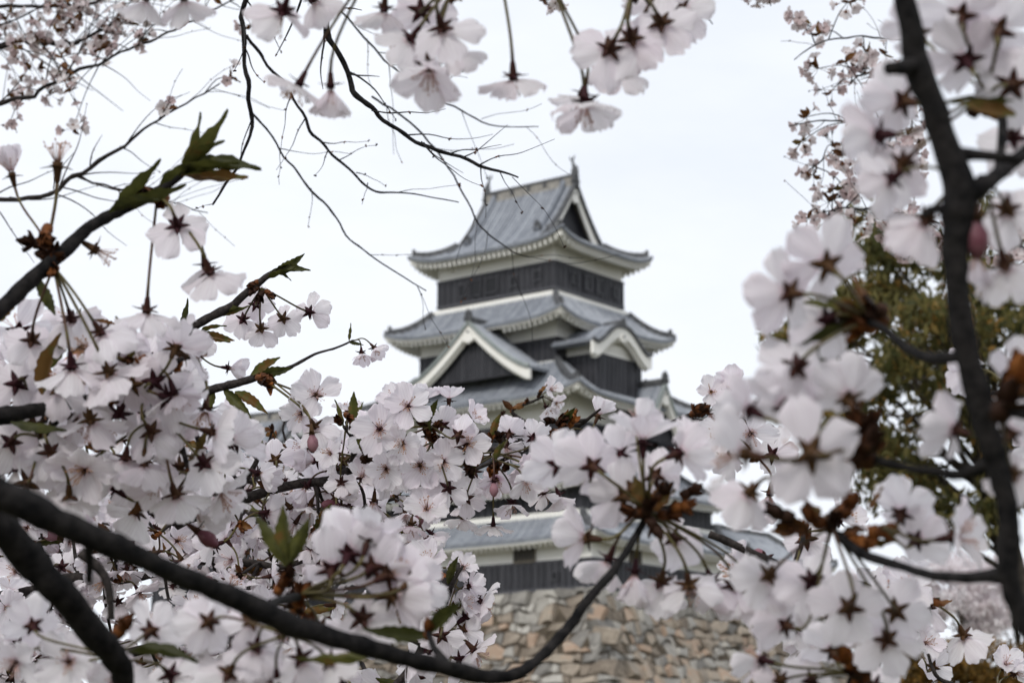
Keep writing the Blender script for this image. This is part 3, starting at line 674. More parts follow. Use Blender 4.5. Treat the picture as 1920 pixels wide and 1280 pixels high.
# small far blossom: one light mesh
def far_blossom(seed):
    rr = random.Random(seed); b = MB()
    cup = rr.uniform(.1, .5)
    me = bpy.data.meshes.new('far_blossom'); vs = []; fs = []; mi = []
    for k in range(5):
        m = Matrix.Rotation(2 * math.pi * k / 5 + rr.uniform(-.1, .1), 4, 'Z') @ Matrix.Rotation(-cup - rr.uniform(-.15, .15), 4, 'Y')
        p = make_petal(seed * 9 + k, nu=3, nv=4); o = len(vs); vs += [tuple(m @ Vector(v)) for v in p.v]; fs += [tuple(i + o for i in f) for f in p.f]; mi += [0] * len(p.f)
    for src, idx in ((CALYX[seed % 5], 1), (STAMENS[0], 2)):
        if idx == 2: continue
        o = len(vs); vs += [tuple(v.co) for v in src.vertices]; fs += [tuple(i + o for i in p.vertices) for p in src.polygons]; mi += [idx] * len(src.polygons)
    t = MB().tube([(0, 0, -.030), (.002, 0, -.018), (0, 0, -.008)], .0006, 3); o = len(vs); vs += t.v; fs += [tuple(i + o for i in f) for f in t.f]; mi += [3] * len(t.f)
    me.from_pydata(vs, [], fs)
    for m in ('smallpetal', 'scale', 'stamen', 'pedicel'): me.materials.append(M[m])
    me.polygons.foreach_set('material_index', mi); me.polygons.foreach_set('use_smooth', [True] * len(fs))
    return me
FARB = [far_blossom(i) for i in range(6)]

def basis(axis, roll):
    z = axis.normalized(); x = z.orthogonal().normalized(); x = Matrix.Rotation(roll, 3, z) @ x; y = z.cross(x)
    return Matrix((x, y, z)).transposed().to_4x4()
def spline(pts, n=5):
    out = []; P_ = [pts[0]] + list(pts) + [pts[-1]]
    for i in range(1, len(P_) - 2):
        p0, p1, p2, p3 = P_[i - 1:i + 3]
        for j in range(n):
            t = j / n
            out.append(tuple(.5 * (2 * b + (c - a) * t + (2 * a - 5 * b + 4 * c - d) * t * t + (3 * b - a - 3 * c + d) * t ** 3) for a, b, c, d in zip(p0, p1, p2, p3)))
    out.append(tuple(pts[-1])); return out

TOPLINE = [(-400, 560), (200, 570), (330, 640), (430, 700), (480, 850), (640, 820), (700, 770), (760, 765), (840, 800), (900, 830), (960, 845), (1020, 870), (1170, 870), (1220, 800), (1340, 760), (1420, 640), (1500, 560), (3000, 500)]
def open_gap(x, y):                 # the bough carries no flowers here
    if 820 < x < 1060 and 960 < y < 1075: return True
    if 985 < x < 1190 and 930 < y < 1100: return True
    if 1590 < x < 1800 and 420 < y < 930: return True
    if 915 < x < 1390 and y > 1095: return True
    for (a, ya), (b, yb) in zip(TOPLINE, TOPLINE[1:]):
        if a <= x <= b: return y < ya + (yb - ya) * (x - a) / (b - a)
    return False
class Branch:
    def __init__(s, pts, label, mat='bark', group=None, bump=.28, n=6, sides=10, name='cherry_branch', wob=.0, thick=1.0):
        """pts: (px, py, depth, radius in px)"""
        s.rr = random.Random(label); s.mat = mat
        q = []
        for p in spline([(a, b, c, r * thick) for a, b, c, r in pts], n):
            v = P(p[0], p[1], p[2]); q.append((v, p[3] / FPX * p[2] * (1 + .10 * noise.noise(v * 60) + .16 * max(0, noise.noise(v * 130) - .25))))
        if wob:
            q = [(v + Vector((noise.noise(v * 35), noise.noise(v * 35 + Vector((9, 0, 0))), noise.noise(v * 35 + Vector((0, 9, 0))))) * wob * r * 3, r) for v, r in q]
        s.path = q; s.base = q[0][0].copy()
        s.root = empty(name, s.base); tag(s.root, label, 'branch', group)
        MB().tube([v - s.base for v, r in q], [max(r, .00025) for v, r in q], sides, bump, s.rr.uniform(0, 50)).build('limb', M[mat], s.root, smooth=True)
    def twig(s, pts, world=None, mat=None, sides=6, bump=.25, n=4):
        if world is None:
            q = [(P(p[0], p[1], p[2]) - s.base, p[3] / FPX * p[2]) for p in spline(pts, n)]
        else: q = [(Vector(p[:3]) - s.base, p[3]) for p in spline(world, n)]
        return MB().tube([v for v, r in q], [max(r, .0002) for v, r in q], sides, bump, s.rr.uniform(0, 9)).build('twig', M[mat or s.mat], s.root, smooth=True)
    def near(s, v): return min(s.path, key=lambda t: (t[0] - v).length)
    def scales(s, v, axis, size=1.0):
        size *= .78
        ob('bud_scales', s.rr.choice(SCALES), s.root, Matrix.Translation(v - s.base) @ basis(axis, s.rr.uniform(0, 6)) @ Matrix.Diagonal((size, size, size, 1)))
    def leaf(s, v, axis, size=1.0, bronze=False, roll=None):
        x = axis.normalized(); z = x.orthogonal().normalized(); z = Matrix.Rotation(s.rr.uniform(0, 6.3) if roll is None else roll, 3, x) @ z; y = z.cross(x)
        m = Matrix((x, y, z)).transposed().to_4x4()
        ob('leaf', s.rr.choice(BRONZE if bronze else LEAVES), s.root, Matrix.Translation(v - s.base) @ m @ Matrix.Diagonal((size, size, size, 1)))
    def pedicel(s, par, m_inv, a, b, axis):            # from node a to the calyx foot b
        d = b - a; ln = d.length
        c1 = a + d * .38 + Vector((0, 0, .04 * ln)); c2 = b - axis * min(ln * .38, .012)
        q = [m_inv @ (a * (1 - t) ** 3 + c1 * 3 * t * (1 - t) ** 2 + c2 * 3 * t * t * (1 - t) + b * t ** 3) for t in [i / 8 for i in range(9)]]
        MB().tube(q, [.00075] * (len(q) - 2) + [.0008, .0009], 5).build('pedicel', M['pedicel'], par, smooth=True)
    def blossom(s, pos, axis, node=None, size=1.0, cup=None, pink=False, bud=False, bare=False):
        rr = s.rr; axis = axis.normalized()
        m = Matrix.Translation(pos) @ basis(axis, rr.uniform(0, 6.3)) @ Matrix.Diagonal((size, size, size, 1))
        b = ob('blossom', rr.choice(CALYX), s.root, Matrix.Translation(-s.base) @ m)
        if bud: ob('bud_petals', BUD, b)
        else:
            if cup is None: cup = rr.choice([.0, .1, .18, .28, .42, .6, .85])
            lib = PINKS if pink else PETALS
            if not bare:
                for k in range(5):
                    if rr.random() < .04: continue
                    pm = Matrix.Rotation(2 * math.pi * k / 5 + rr.uniform(-.1, .1), 4, 'Z') @ Matrix.Rotation(-cup - rr.uniform(-.14, .14), 4, 'Y') @ Matrix.Rotation(rr.uniform(-.16, .16), 4, 'X')
                    sc = rr.uniform(.92, 1.08)
                    ob('petal', rr.choice(lib), b, Matrix.Translation((0, 0, .0002 + .0001 * k)) @ pm @ Matrix.Diagonal((sc, sc, sc, 1)))
            ob('stamens', rr.choice(STAMENS), b)
        if node is not None: s.pedicel(b, m.inverted(), node, pos - axis * .0082 * size, axis)
        return b
    def umbel(s, node, n, out=None, facing=None, spread=1.0, length=(.020, .032), size=1.0, pink=False, bias=(0, -.45, -.30), leaves=1, sc=1.0, link=True):
        rr = s.rr; q, r_ = s.near(node)
        if link and (q - node).length > .004:
            md = (q + node) / 2 + Vector((rr.uniform(-1, 1), rr.uniform(-1, 1), rr.uniform(-.3, 1))) * .006
            s.twig(None, [(*q, min(r_, .0018)), (*md, .0014), (*node, .0013)], mat='bark_grey', sides=6)
        up = (node - q).normalized() if (node - q).length > .002 else CV(0, 1, 0)
        s.scales(node, up, 1.0 * sc)
        if rr.random() < .6: s.scales(node + CV(rr.uniform(-1, 1), rr.uniform(-1, 1), rr.uniform(-1, 1)) * .004, up + CV(rr.uniform(-1, 1), rr.uniform(-1, 1), .3), .8 * sc)
        for k in range(leaves):
            s.leaf(node, CV(rr.uniform(-1, 1), rr.uniform(-.4, 1), rr.uniform(-.5, .6)), rr.uniform(.6, 1.1), bronze=rr.random() < .8)
        dirs = []
        for k in range(n):
            best = None
            for t in range(6):
                d = CV(rr.gauss(0, .8) * spread + bias[0], rr.gauss(0, .65) * spread + bias[1], rr.gauss(0, .55) * spread + bias[2]).normalized()
                sc_ = min([(d - e).length for e in dirs], default=2)
                if best is None or sc_ > best[0]: best = (sc_, d)
            d = best[1]; dirs.append(d)
            ln = rr.uniform(*length)
            ax = (d + CV(rr.gauss(0, .35), rr.gauss(0, .35) - .2, rr.gauss(0, .35))).normalized()
            if facing is not None: ax = (ax * .5 + CV(*facing)).normalized()
            if open_gap(*pix(node + d * ln)): continue
            t = rr.random()
            s.blossom(node + d * ln, ax, node, size * rr.uniform(.9, 1.08), pink=pink and rr.random() < .6, bud=t < .03, bare=.03 < t < .055)
    def mass(s, count, width, t0=0.0, t1=1.0, n=(3, 5), **kw):   # umbels scattered round the limb
        for k in range(count):
            i = int((t0 + (t1 - t0) * (k + s.rr.random()) / count) * (len(s.path) - 1)); v = s.path[i][0]
            off = CV(s.rr.gauss(0, 1), s.rr.gauss(0, 1), s.rr.gauss(0, .7)) * width
            if off.length > 2.4 * width: off *= .6
            s.umbel(v + off, s.rr.randint(*n), **kw)
    def place(s, flowers, node, **kw):     # flowers: (px, py, diameter px, fx, fy, fz [, option])
        for f in flowers:
            px, py, dia, fx, fy, fz = f[:6]; d = .0355 * FPX / dia
            nd = -(CR.transposed() @ (node - CO)).z; d2 = nd + min(max(d - nd, -.022), .022); sz = min(max(d2 / d, .7), 1.28) * getattr(s, 'shrink', .9)
            s.blossom(P(px, py, d2), CV(fx, fy, fz), node, size=sz, cup=f[6] if len(f) > 6 else None, **kw)

# ================================================================== cherry branches in the foreground
# thick dark limb across the lower left, rising to the blossom cluster right of centre
b1 = Branch([(-120, 870, .60, 40), (0, 925, .60, 36), (130, 985, .61, 29), (300, 1062, .63, 23), (420, 1112, .65, 22), (490, 1145, .66, 26), (560, 1175, .67, 23), (700, 1215, .69, 20),
             (830, 1250, .71, 18), (930, 1268, .73, 16), (990, 1250, .74, 13), (1060, 1182, .76, 12), (1110, 1115, .77, 11), (1150, 1070, .78, 9), (1195, 1000, .80, 8), (1212, 965, .80, 7)],
            'thick black cherry limb crossing the lower left and bending up to blossoms below the keep', thick=.88)
n3 = P(1212, 955, .80)
for dx, dy in ((0, 0), (25, -25), (-20, 5), (35, 10), (10, 25), (60, -5), (75, -30)): b1.scales(n3 + CV(dx, -dy, rnd.uniform(-20, 20)) * (.80 / FPX), CV(dx, -dy + 10, 10), 1.15)
for k in range(4): b1.leaf(n3, CV(rnd.uniform(-1, 1), rnd.uniform(.2, 1), rnd.uniform(-.2, .6)), .9, True)
b1.place([(1108, 872, 165, -.35, .25, -.85, .2), (1168, 930, 165, -.35, .1, -.85, .15), (1205, 825, 170, 0, .93, -.15, .45), (1195, 790, 115, .1, .5, -.8, .3), (1275, 848, 170, .75, .25, -.45, .35),
          (1098, 1008, 165, -.85, .05, -.4, .3), (1140, 1050, 150, -.35, -.85, -.2, .5), (1238, 1092, 160, -.15, -.75, -.55, .4), (1292, 1098, 165, .15, -.75, -.5, .35),
          (1335, 1092, 150, .3, -.8, -.3, .5), (1375, 1100, 150, .2, -.85, -.4, .45), (1412, 1105, 150, .35, -.8, -.3, .5), (1265, 1010, 140, .3, -.4, -.7, .4), (1190, 1075, 140, -.1, -.9, .2, .9)], n3)
b1.place([(1160, 850, 140, -.2, .4, -.8, .2), (1045, 870, 150, -.4, .2, -.85, .2), (1230, 890, 140, .2, .2, -.9)], n3)
# cluster on top of the limb
nb = P(560, 1118, .80)
for k in range(6): b1.scales(nb + CV(rnd.gauss(0, .004), rnd.gauss(0, .005), 0), CV(rnd.uniform(-1, 1), 1, .6), 1.2)
b1.twig([(490, 1140, .66, 12), (525, 1125, .72, 9), (560, 1118, .80, 8)], mat='bark')
b1.place([(655, 1035, 190, .2, .5, -.8, .2), (700, 1062, 180, .35, .2, -.9, .2), (730, 1075, 190, .7, .3, -.7, .25), (738, 1115, 190, .75, .0, -.6, .25), (680, 1160, 170, .35, -.5, -.8, .3),
          (620, 1065, 180, -.1, .5, -.85, .2), (690, 1010, 170, .2, .8, -.5, .3), (600, 1180, 150, .1, -.7, -.7, .3), (770, 1090, 170, .5, .3, -.8, .2)], nb)
for a, r_ in (((-.1, 1, .1), .75), ((.35, .8, .1), .65), ((-.35, .9, .2), .7)): b1.leaf(nb + CV(-.004, .012, 0), CV(*a), r_, roll=1.2)
nb2 = P(535, 1190, .70)
b1.place([(470, 1165, 140, -.3, -.5, -.8, .25), (390, 1165, 150, -.5, -.3, -.8, .25), (565, 1235, 165, .1, -.75, -.6, .3), (480, 1215, 150, -.2, -.8, -.5, .3), (430, 1262, 170, -.3, -.6, -.7, .2), (620, 1240, 140, .4, -.6, -.6), (520, 1275, 150, 0, -.8, -.5)], nb2)
for x, y in ((165, 1030), (845, 1235)): b1.twig([(x, y - 15, .66, 9), (x + 3, y + 20, .665, 8), (x + 2, y + 60, .67, 6)] if x < 500 else [(845, 1250, .71, 9), (815, 1215, .73, 7), (803, 1185, .75, 6)])
b1.leaf(P(803, 1188, .75), CV(.5, .5, .1), .6, roll=2); b1.leaf(P(803, 1190, .75), CV(-.9, -.15, .1), .7, roll=1); b1.scales(P(803, 1188, .75), CV(0, 1, 0), 1)
b1.leaf(P(690, 1235, .70), CV(-.8, -.25, .1), .7, roll=2)

b2 = Branch([(-70, 900, .66, 36), (0, 985, .67, 35), (60, 1050, .68, 34), (130, 1128, .69, 33), (185, 1195, .70, 31), (222, 1245, .71, 27), (240, 1300, .72, 22), (250, 1380, .73, 20)],
            'second thick black limb sloping steeply down in the bottom left corner', thick=.88)
b2.leaf(P(240, 1225, .74), CV(.9, .05, .2), .8, roll=1); b2.scales(P(225, 1180, .74), CV(.6, .8, .2), 1.3)
b2.place([(130, 1240, 150, .1, .2, .95, .15), (30, 1240, 150, -.2, -.3, .9, .2), (285, 1180, 150, .3, .2, -.9), (320, 1265, 150, .2, -.5, -.8), (60, 1170, 130, -.4, .3, -.8), (215, 1280, 150, .3, .1, .9)], P(215, 1235, .76))
b2.twig([(150, 1035, .9, 11), (190, 1070, .9, 9), (205, 1110, .9, 8), (208, 1160, .9, 7)], mat='bark_grey')

# dark vertical limb at the right
b3 = Branch([(1685, -90, .56, 20), (1697, 0, .56, 22), (1712, 80, .56, 26), (1722, 125, .56, 27), (1750, 200, .56, 28), (1775, 280, .56, 29), (1797, 345, .56, 36), (1797, 385, .56, 34), (1790, 450, .56, 27), (1797, 560, .56, 24),
             (1813, 670, .56, 26), (1845, 790, .56, 27), (1872, 880, .56, 24), (1893, 980, .56, 21), (1890, 1065, .56, 24), (1908, 1140, .56, 21), (1950, 1220, .56, 20), (1990, 1330, .56, 20)],
            'black upright cherry limb running down the right side of the picture', thick=.92)
b3.shrink = .80
for t in ([(1725, 122, .56, 20), (1695, 126, .555, 15), (1668, 128, .55, 13)], [(1790, 288, .56, 14), (1850, 292, .56, 10), (1916, 300, .56, 9)], [(1800, 375, .56, 26), (1845, 345, .56, 18), (1880, 320, .57, 14), (1940, 270, .58, 13)],
          [(1810, 665, .56, 14), (1750, 672, .58, 11), (1700, 652, .60, 9), (1650, 612, .62, 8), (1610, 603, .63, 9)], [(1850, 765, .56, 15), (1890, 770, .55, 13), (1945, 775, .54, 13)],
          [(1865, 865, .56, 17), (1800, 888, .57, 11), (1740, 882, .575, 9), (1680, 872, .58, 8), (1620, 855, .585, 9)], [(1890, 1075, .56, 18), (1830, 1082, .58, 12), (1750, 1078, .61, 10), (1680, 1058, .64, 9), (1610, 1035, .67, 10), (1570, 1000, .68, 9)],
          [(1795, 400, .56, 12), (1750, 392, .56, 9), (1730, 405, .56, 8)]): b3.twig(t, bump=.3, sides=8)
nA = P(1628, 600, .63)
for k in range(5): b3.scales(nA + CV(rnd.uniform(-.004, .006), rnd.uniform(-.004, .005), rnd.uniform(0, .004)), CV(-1, rnd.uniform(-1, 1), .5), 1.2)
b3.leaf(P(1640, 605, .63), CV(-.9, .35, .1), .7, roll=1); b3.leaf(P(1640, 615, .63), CV(-.9, -.1, .1), .8, roll=2); b3.leaf(P(1645, 600, .63), CV(-.3, .9, .2), 1.0, True)
b3.place([(1548, 495, 235, -.25, .35, -.9, .12), (1478, 550, 230, -.55, .05, -.8, .15), (1550, 600, 210, -.3, -.2, -.9, .2), (1492, 690, 220, -.25, -.45, -.85, .2)], nA)
nB = P(1612, 838, .585)
for k in range(6): b3.scales(nB + CV(rnd.uniform(-.004, .004), rnd.uniform(-.004, .006), rnd.uniform(-.001, .003)), CV(rnd.uniform(-.8, .8), 1, .5), 1.5)
b3.leaf(nB, CV(.1, 1, .2), .9, True)
b3.place([(1518, 848, 275, -.1, .02, -1, .04), (1392, 850, 260, -.85, .15, -.35, .25), (1590, 745, 210, -.15, .6, -.7, .3), (1470, 760, 200, -.25, .55, -.75, .25), (1403, 768, 200, -.75, .35, -.55, .3)], nB)
b3.place([(1405, 925, 190, -.4, -.6, -.6, .4)], P(1540, 960, .66))
nC = P(1560, 985, .68)
for dx, dy in ((0, 0), (-30, -10), (25, -30), (40, 25), (-60, 5), (80, 10), (-90, -20)): b3.scales(nC + CV(dx, -dy, rnd.uniform(-20, 20)) * (.68 / FPX), CV(dx, -dy + 15, 20), 1.25)
for k in range(8): b3.leaf(nC + CV(rnd.uniform(-.012, .014), rnd.uniform(-.005, .008), 0), CV(rnd.uniform(-1, 1), rnd.uniform(-.3, 1), rnd.uniform(-.2, .5)), .6, True)
b3.place([(1590, 1140, 200, -.05, -.35, -.92, .15), (1680, 1145, 185, .25, -.25, -.9, .15), (1662, 1200, 190, .1, -.6, -.75, .2), (1470, 1170, 170, -.55, .15, -.8, .2), (1520, 1090, 190, -.2, -.5, -.8, .2), (1440, 1080, 180, -.3, -.5, -.7, .3)], nC)
b3.place([(1790, 1005, 215, .75, .2, .45, .25), (1690, 960, 180, .35, .6, -.7, .3), (1720, 1010, 170, .5, .3, -.8, .2)], P(1655, 990, .66))
nD = P(1600, 1262, .72)
for k in range(4): b3.scales(nD + CV(rnd.uniform(-.006, .006), rnd.uniform(-.003, .004), 0), CV(rnd.uniform(-1, 1), 1, .5), 1.3)
b3.twig([(1560, 1400, .74, 10), (1580, 1330, .73, 9), (1600, 1265, .72, 8)])
b3.place([(1425, 1235, 165, -.8, .15, -.5, .25), (1560, 1215, 170, -.15, .6, -.75, .15), (1460, 1275, 150, -.5, -.3, -.8, .3), (1520, 1275, 150, -.2, -.3, -.9, .2), (1640, 1285, 150, .2, -.3, -.9)], nD)
b3.place([(1790, 805, 190, -.6, .2, -.6, .25), (1895, 810, 190, .4, .5, -.5, .3), (1900, 890, 180, .3, -.5, -.6, .3), (1905, 690, 150, .3, .3, -.8, .3)], P(1880, 765, .56))
b3.scales(P(1880, 765, .55), CV(.3, 1, .5), 1.6); b3.scales(P(1900, 720, .55), CV(.3, 1, .5), 1.6)
nE = P(1850, 180, .64)
for k in range(4): b3.scales(nE + CV(rnd.uniform(-.005, .005), rnd.uniform(-.006, .006), 0), CV(.5, 1, .5), 1.1)
b3.leaf(P(1905, 215, .6), CV(-1, -.1, .2), .6, roll=1.0); b3.leaf(P(1900, 190, .6), CV(-.9, -.4, .2), .55, roll=2.0)
b3.place([(1690, 190, 230, -.5, .2, -.8, .2), (1645, 255, 220, -.7, .0, -.6, .3), (1690, 310, 220, -.3, -.4, -.8, .2), (1810, 110, 230, -.1, .6, -.8, .15), (1870, 55, 240, .2, .5, -.85, .15), (1900, 160, 230, .5, .1, -.8, .2), (1720, 60, 190, -.3, .6, -.7, .3), (1800, 30, 220, .1, .5, -.8, .2), (1900, 260, 200, .3, -.4, -.8, .3)], nE)
b3.twig([(1855, 185, .64, 9), (1880, 230, .62, 9), (1870, 330, .58, 10)])
b3.place([(1735, 415, 220, -.3, -.6, -.6, .5), (1670, 335, 190, -.5, -.3, -.7, .3), (1885, 500, 220, .3, -.75, -.4, .4), (1890, 395, 200, .4, -.4, -.7, .3), (1830, 480, 150, .0, -.9, .1, .9)], P(1850, 350, .575))
b3.blossom(P(1830, 415, .56), CV(.05, -1, 0), P(1845, 350, .57), bud=True, size=.85)

# near blossoms hanging from a limb just above the frame
b4 = Branch([(120, -160, .80, 18), (300, -110, .80, 17), (540, -85, .80, 16), (800, -70, .80, 14), (1000, -90, .80, 13), (1200, -80, .80, 12), (1380, -100, .80, 11)], 'cherry limb above the picture edge with pale blossoms hanging into the top')
for node, fl in (((310, -60), [(345, 0, 150, .2, -.8, -.4, .45), (275, 0, 130, -.3, -.8, -.3, .5)]),
                 ((560, -60), [(530, 25, 175, -.3, -.6, -.6, .3), (590, 0, 140, .4, -.6, -.5)]),
                 ((690, -50), [(560, 160, 150, -.45, -.85, -.1, .12), (620, 165, 150, .0, -.97, -.1, .75), (720, 20, 150, -.1, -.85, -.4, .4)]),
                 ((850, -30), [(770, 75, 165, -.5, -.6, -.5, .25), (805, 130, 185, -.15, -.75, .45, .45), (830, 55, 180, .2, -.6, -.7, .25), (850, 95, 140, .5, -.7, -.3, .5), (790, 20, 160, 0, .2, -.9)]),
                 ((940, -40), [(963, 148, 165, .05, -.93, -.3, .18)]),
                 ((1030, -40), [(1098, 195, 175, .05, -.93, .3, .2), (1090, 180, 150, -.3, -.9, .0, .3)]),
                 ((1190, -30), [(1140, 95, 180, -.3, -.45, -.8, .15), (1185, 75, 180, .2, -.5, -.8, .2), (1240, 45, 170, .3, -.4, -.8, .15), (1280, 20, 150, .6, -.2, -.7, .2), (1165, 130, 150, -.1, -.8, -.4, .4), (1225, 10, 150, .2, .2, -.9)])):
    nv = P(*node, .80); b4.scales(nv, CV(0, -1, .2), 1.2); q, _ = b4.near(nv); b4.twig(None, [(*q, .0016), (*((q + nv) / 2), .0014), (*nv, .0013)], mat='bark_grey'); b4.place(fl, nv)

# upper left limb with young leaves
b5 = Branch([(-90, 650, .88, 17), (0, 580, .90, 16), (60, 522, .91, 15), (110, 482, .92, 14), (165, 428, .93, 12), (230, 392, .94, 11), (290, 362, .95, 10), (350, 322, .95, 6)], 'dark cherry limb with olive young leaves rising from the left edge')
for p, a, z in (((335, 330), (.9, .3, .3), .9), ((338, 328), (.75, .62, .2), .8), ((300, 350), (.8, .5, .2), .7), ((205, 400), (.9, .25, .3), .8), ((340, 325), (.85, .5, .1), 1.0), ((345, 325), (.95, .1, .2), 1.1), ((340, 330), (.9, -.3, .1), .95), ((345, 325), (.6, .75, 0), .8), ((225, 392), (.85, .0, .2), .95), ((215, 395), (.8, .45, .1), .9), ((40, 545), (-.5, -.6, .1), .7), ((70, 520), (.4, -.8, .1), .6)):
    b5.leaf(P(*p, .93), CV(*a), z, roll=b5.rr.uniform(.3, 2.6))
nL1, nL2, nL3 = P(295, 368, .94), P(100, 500, .92), P(90, 460, .92)
for nv in (nL1, nL2, nL3):
    for k in range(3): b5.scales(nv + CV(b5.rr.gauss(0, .003), b5.rr.gauss(0, .003), .001), CV(b5.rr.uniform(-1, 1), b5.rr.uniform(-1, .5), .5), 1.35)
b5.place([(333, 425, 150, .05, -.55, -.8, .15), (395, 512, 155, .25, -.8, -.45, .3), (275, 585, 150, -.1, -.93, -.25, .25), (385, 500, 140, .1, -.85, -.2, .5)], nL1)
b5.place([(135, 690, 165, .05, -.88, -.35, .3), (205, 700, 165, .25, -.75, -.5, .2), (135, 600, 140, .1, -.7, -.6, .2), (190, 625, 150, .35, -.7, -.5, .3), (60, 640, 140, -.2, -.6, -.7, .2)], nL2)
b5.place([(22, 325, 130, -.2, .95, .1, .9)], nL3); b5.blossom(P(108, 305, .92), CV(.05, .98, .1), nL3, bare=True, size=1.15)
b5.blossom(P(182, 470, .93), CV(.85, -.5, 0), P(155, 445, .93), bare=True)

# dense near mass on the left
lg = 'limbs carrying the dense left-hand blossom'
b6 = Branch([(-110, 800, .92, 18), (0, 780, .93, 16), (90, 765, .95, 14), (180, 748, .98, 10), (270, 735, 1.0, 7), (360, 720, 1.02, 5)], 'limb inside the dense blossom mass at the middle of the left edge', group=lg)
for f, n_ in (([(40, 640, 130, -.1, -.3, -.9), (110, 730, 150, -.2, -.6, -.7, .3), (30, 720, 150, -.4, -.3, -.8, .2)], (60, 765)), ([(215, 660, 150, .1, .6, -.75, .2), (170, 790, 160, 0, -.8, -.5, .3), (250, 720, 150, .3, .2, -.9, .2)], (200, 745)),
               ([(290, 715, 155, .1, .1, -.95, .1), (315, 745, 150, .4, -.2, -.8, .2), (285, 810, 150, .2, -.5, -.8, .15), (330, 650, 150, .2, .7, -.6, .2)], (270, 735)),
               ([(400, 810, 140, .7, -.2, -.4, .3), (385, 870, 150, .3, -.5, -.7, .2), (270, 870, 155, -.1, -.85, -.3, .3), (235, 860, 140, -.2, -.8, -.4, .4), (330, 930, 150, .15, -.8, -.45, .3), (160, 880, 170, -.1, -.3, .85, .35)], (300, 780)),
               ([(50, 905, 155, -.3, -.1, -.9, .1), (130, 930, 150, -.1, -.7, -.6, .3), (20, 830, 150, -.4, -.3, -.7, .3), (95, 850, 150, 0, -.6, -.7, .2)], (80, 820))): 
    nv = P(*n_, .97); b6.scales(nv, CV(0, 1, .5), 1.2); b6.scales(nv, CV(.6, -.3, .6), 1.1); q, r_ = b6.near(nv)
    if (q - nv).length > .006: b6.twig(None, [(*q, .002), (*((q + nv) / 2 + CV(.003, .002, 0)), .0016), (*nv, .0014)])
    b6.place(f, nv)
b6.mass(8, .030, .15, 1, n=(3, 5), leaves=1, bias=(.05, -.4, -.55))
b6.leaf(P(80, 740, .93), CV(.2, 1, .1), .9); b6.leaf(P(95, 690, .95), CV(.4, .9, .1), .8); b6.leaf(P(20, 790, .9), CV(1, .1, .1), .7)
b6b = Branch([(-60, 900, 1.0, 14), (20, 870, 1.0, 13), (60, 840, 1.0, 10), (120, 690, 1.06, 6), (170, 620, 1.1, 4)], 'slim limb with open blossoms low at the left edge above the thick black limb', group=lg)
b6b.mass(9, .028, .3, 1, n=(3, 5), leaves=1, bias=(.1, -.2, -.6)); b6b.leaf(P(40, 845, 1.0), CV(0, 1, .1), .8)

# sharp twig with green leaves against the sky
b7 = Branch([(300, 680, 1.40, 10), (338, 632, 1.40, 9), (380, 602, 1.40, 8), (432, 575, 1.40, 8), (470, 542, 1.40, 7), (510, 512, 1.40, 5), (540, 500, 1.4, 3)], 'sharp cherry twig with folded green leaves standing out against the sky', mat='bark_grey')
for p, a, z in (((515, 510), (.85, .45, .1), .72), ((515, 512), (.95, .15, .2), .75), ((505, 520), (.75, .5, 0), .6), ((500, 525), (.9, .35, .3), .7), ((518, 512), (.9, -.3, 0), .35), ((340, 622), (.5, .8, .1), .65), ((405, 590), (.95, .25, .2), .65), ((405, 592), (.9, -.05, .1), .65), ((380, 625), (.9, -.2, .2), .7), ((375, 625), (.8, .35, .2), .6), ((380, 630), (.9, -.5, .1), .6)):
    b7.leaf(P(*p, 1.4), CV(*a), z, roll=b7.rr.uniform(0, 3))
nv = P(490, 540, 1.4)
for k in range(4): b7.scales(nv + CV(b7.rr.gauss(0, .003), b7.rr.gauss(0, .003), .001), CV(b7.rr.uniform(-1, 1), -.5, .5), 1.1)
b7.place([(582, 585, 92, .45, -.15, -.9, .15), (532, 598, 90, .2, -.35, -.9, .15), (490, 618, 92, 0, -.65, -.75, .2), (455, 600, 92, -.35, -.5, -.8, .2), (480, 570, 85, -.1, .1, -.95, .2)], nv)
b7.place([(375, 640, 80, .4, -.5, -.7), (430, 690, 85, .85, -.1, .2, .8), (350, 690, 90, 0, -.7, -.6)], P(345, 645, 1.4))
b8 = Branch([(330, 760, 1.35, 9), (380, 735, 1.35, 9), (430, 722, 1.35, 8), (480, 708, 1.35, 7), (540, 690, 1.36, 4), (590, 664, 1.38, 2.5), (630, 652, 1.4, 2), (662, 638, 1.42, 2)], 'thin cherry twig with a brown bud and curled leaves pointing at the keep', mat='bark_grey')
for p, a, z in (((470, 705), (.9, .35, .2), .8), ((480, 705), (.9, .2, .1), .75), ((420, 730), (.8, -.6, .1), .85), ((400, 728), (-.3, -.9, .2), .7), ((440, 735), (.85, -.5, .2), .8), ((655, 640), (.4, .9, .1), .35), ((655, 642), (.9, .1, .1), .3)):
    b8.leaf(P(*p, 1.35), CV(*a), z, roll=b8.rr.uniform(0, 3))
nv = P(495, 712, 1.34)
for k in range(4): b8.scales(nv + CV(b8.rr.gauss(0, .002), b8.rr.gauss(0, .003), .001), CV(b8.rr.uniform(.2, 1), -.3, .6), 1.3)
b8.place([(592, 740, 118, .25, .15, .95, .1), (590, 800, 110, .25, -.6, -.6, .3), (565, 775, 100, .1, -.2, .9)], nv)
b8.blossom(P(585, 815, 1.3), CV(.1, -1, .2), P(520, 720, 1.34), bud=True, size=.9)
b8.place([(678, 662, 42, .1, -.8, .4, .6), (702, 652, 48, .5, -.5, .3, .5)], P(662, 638, 1.42))

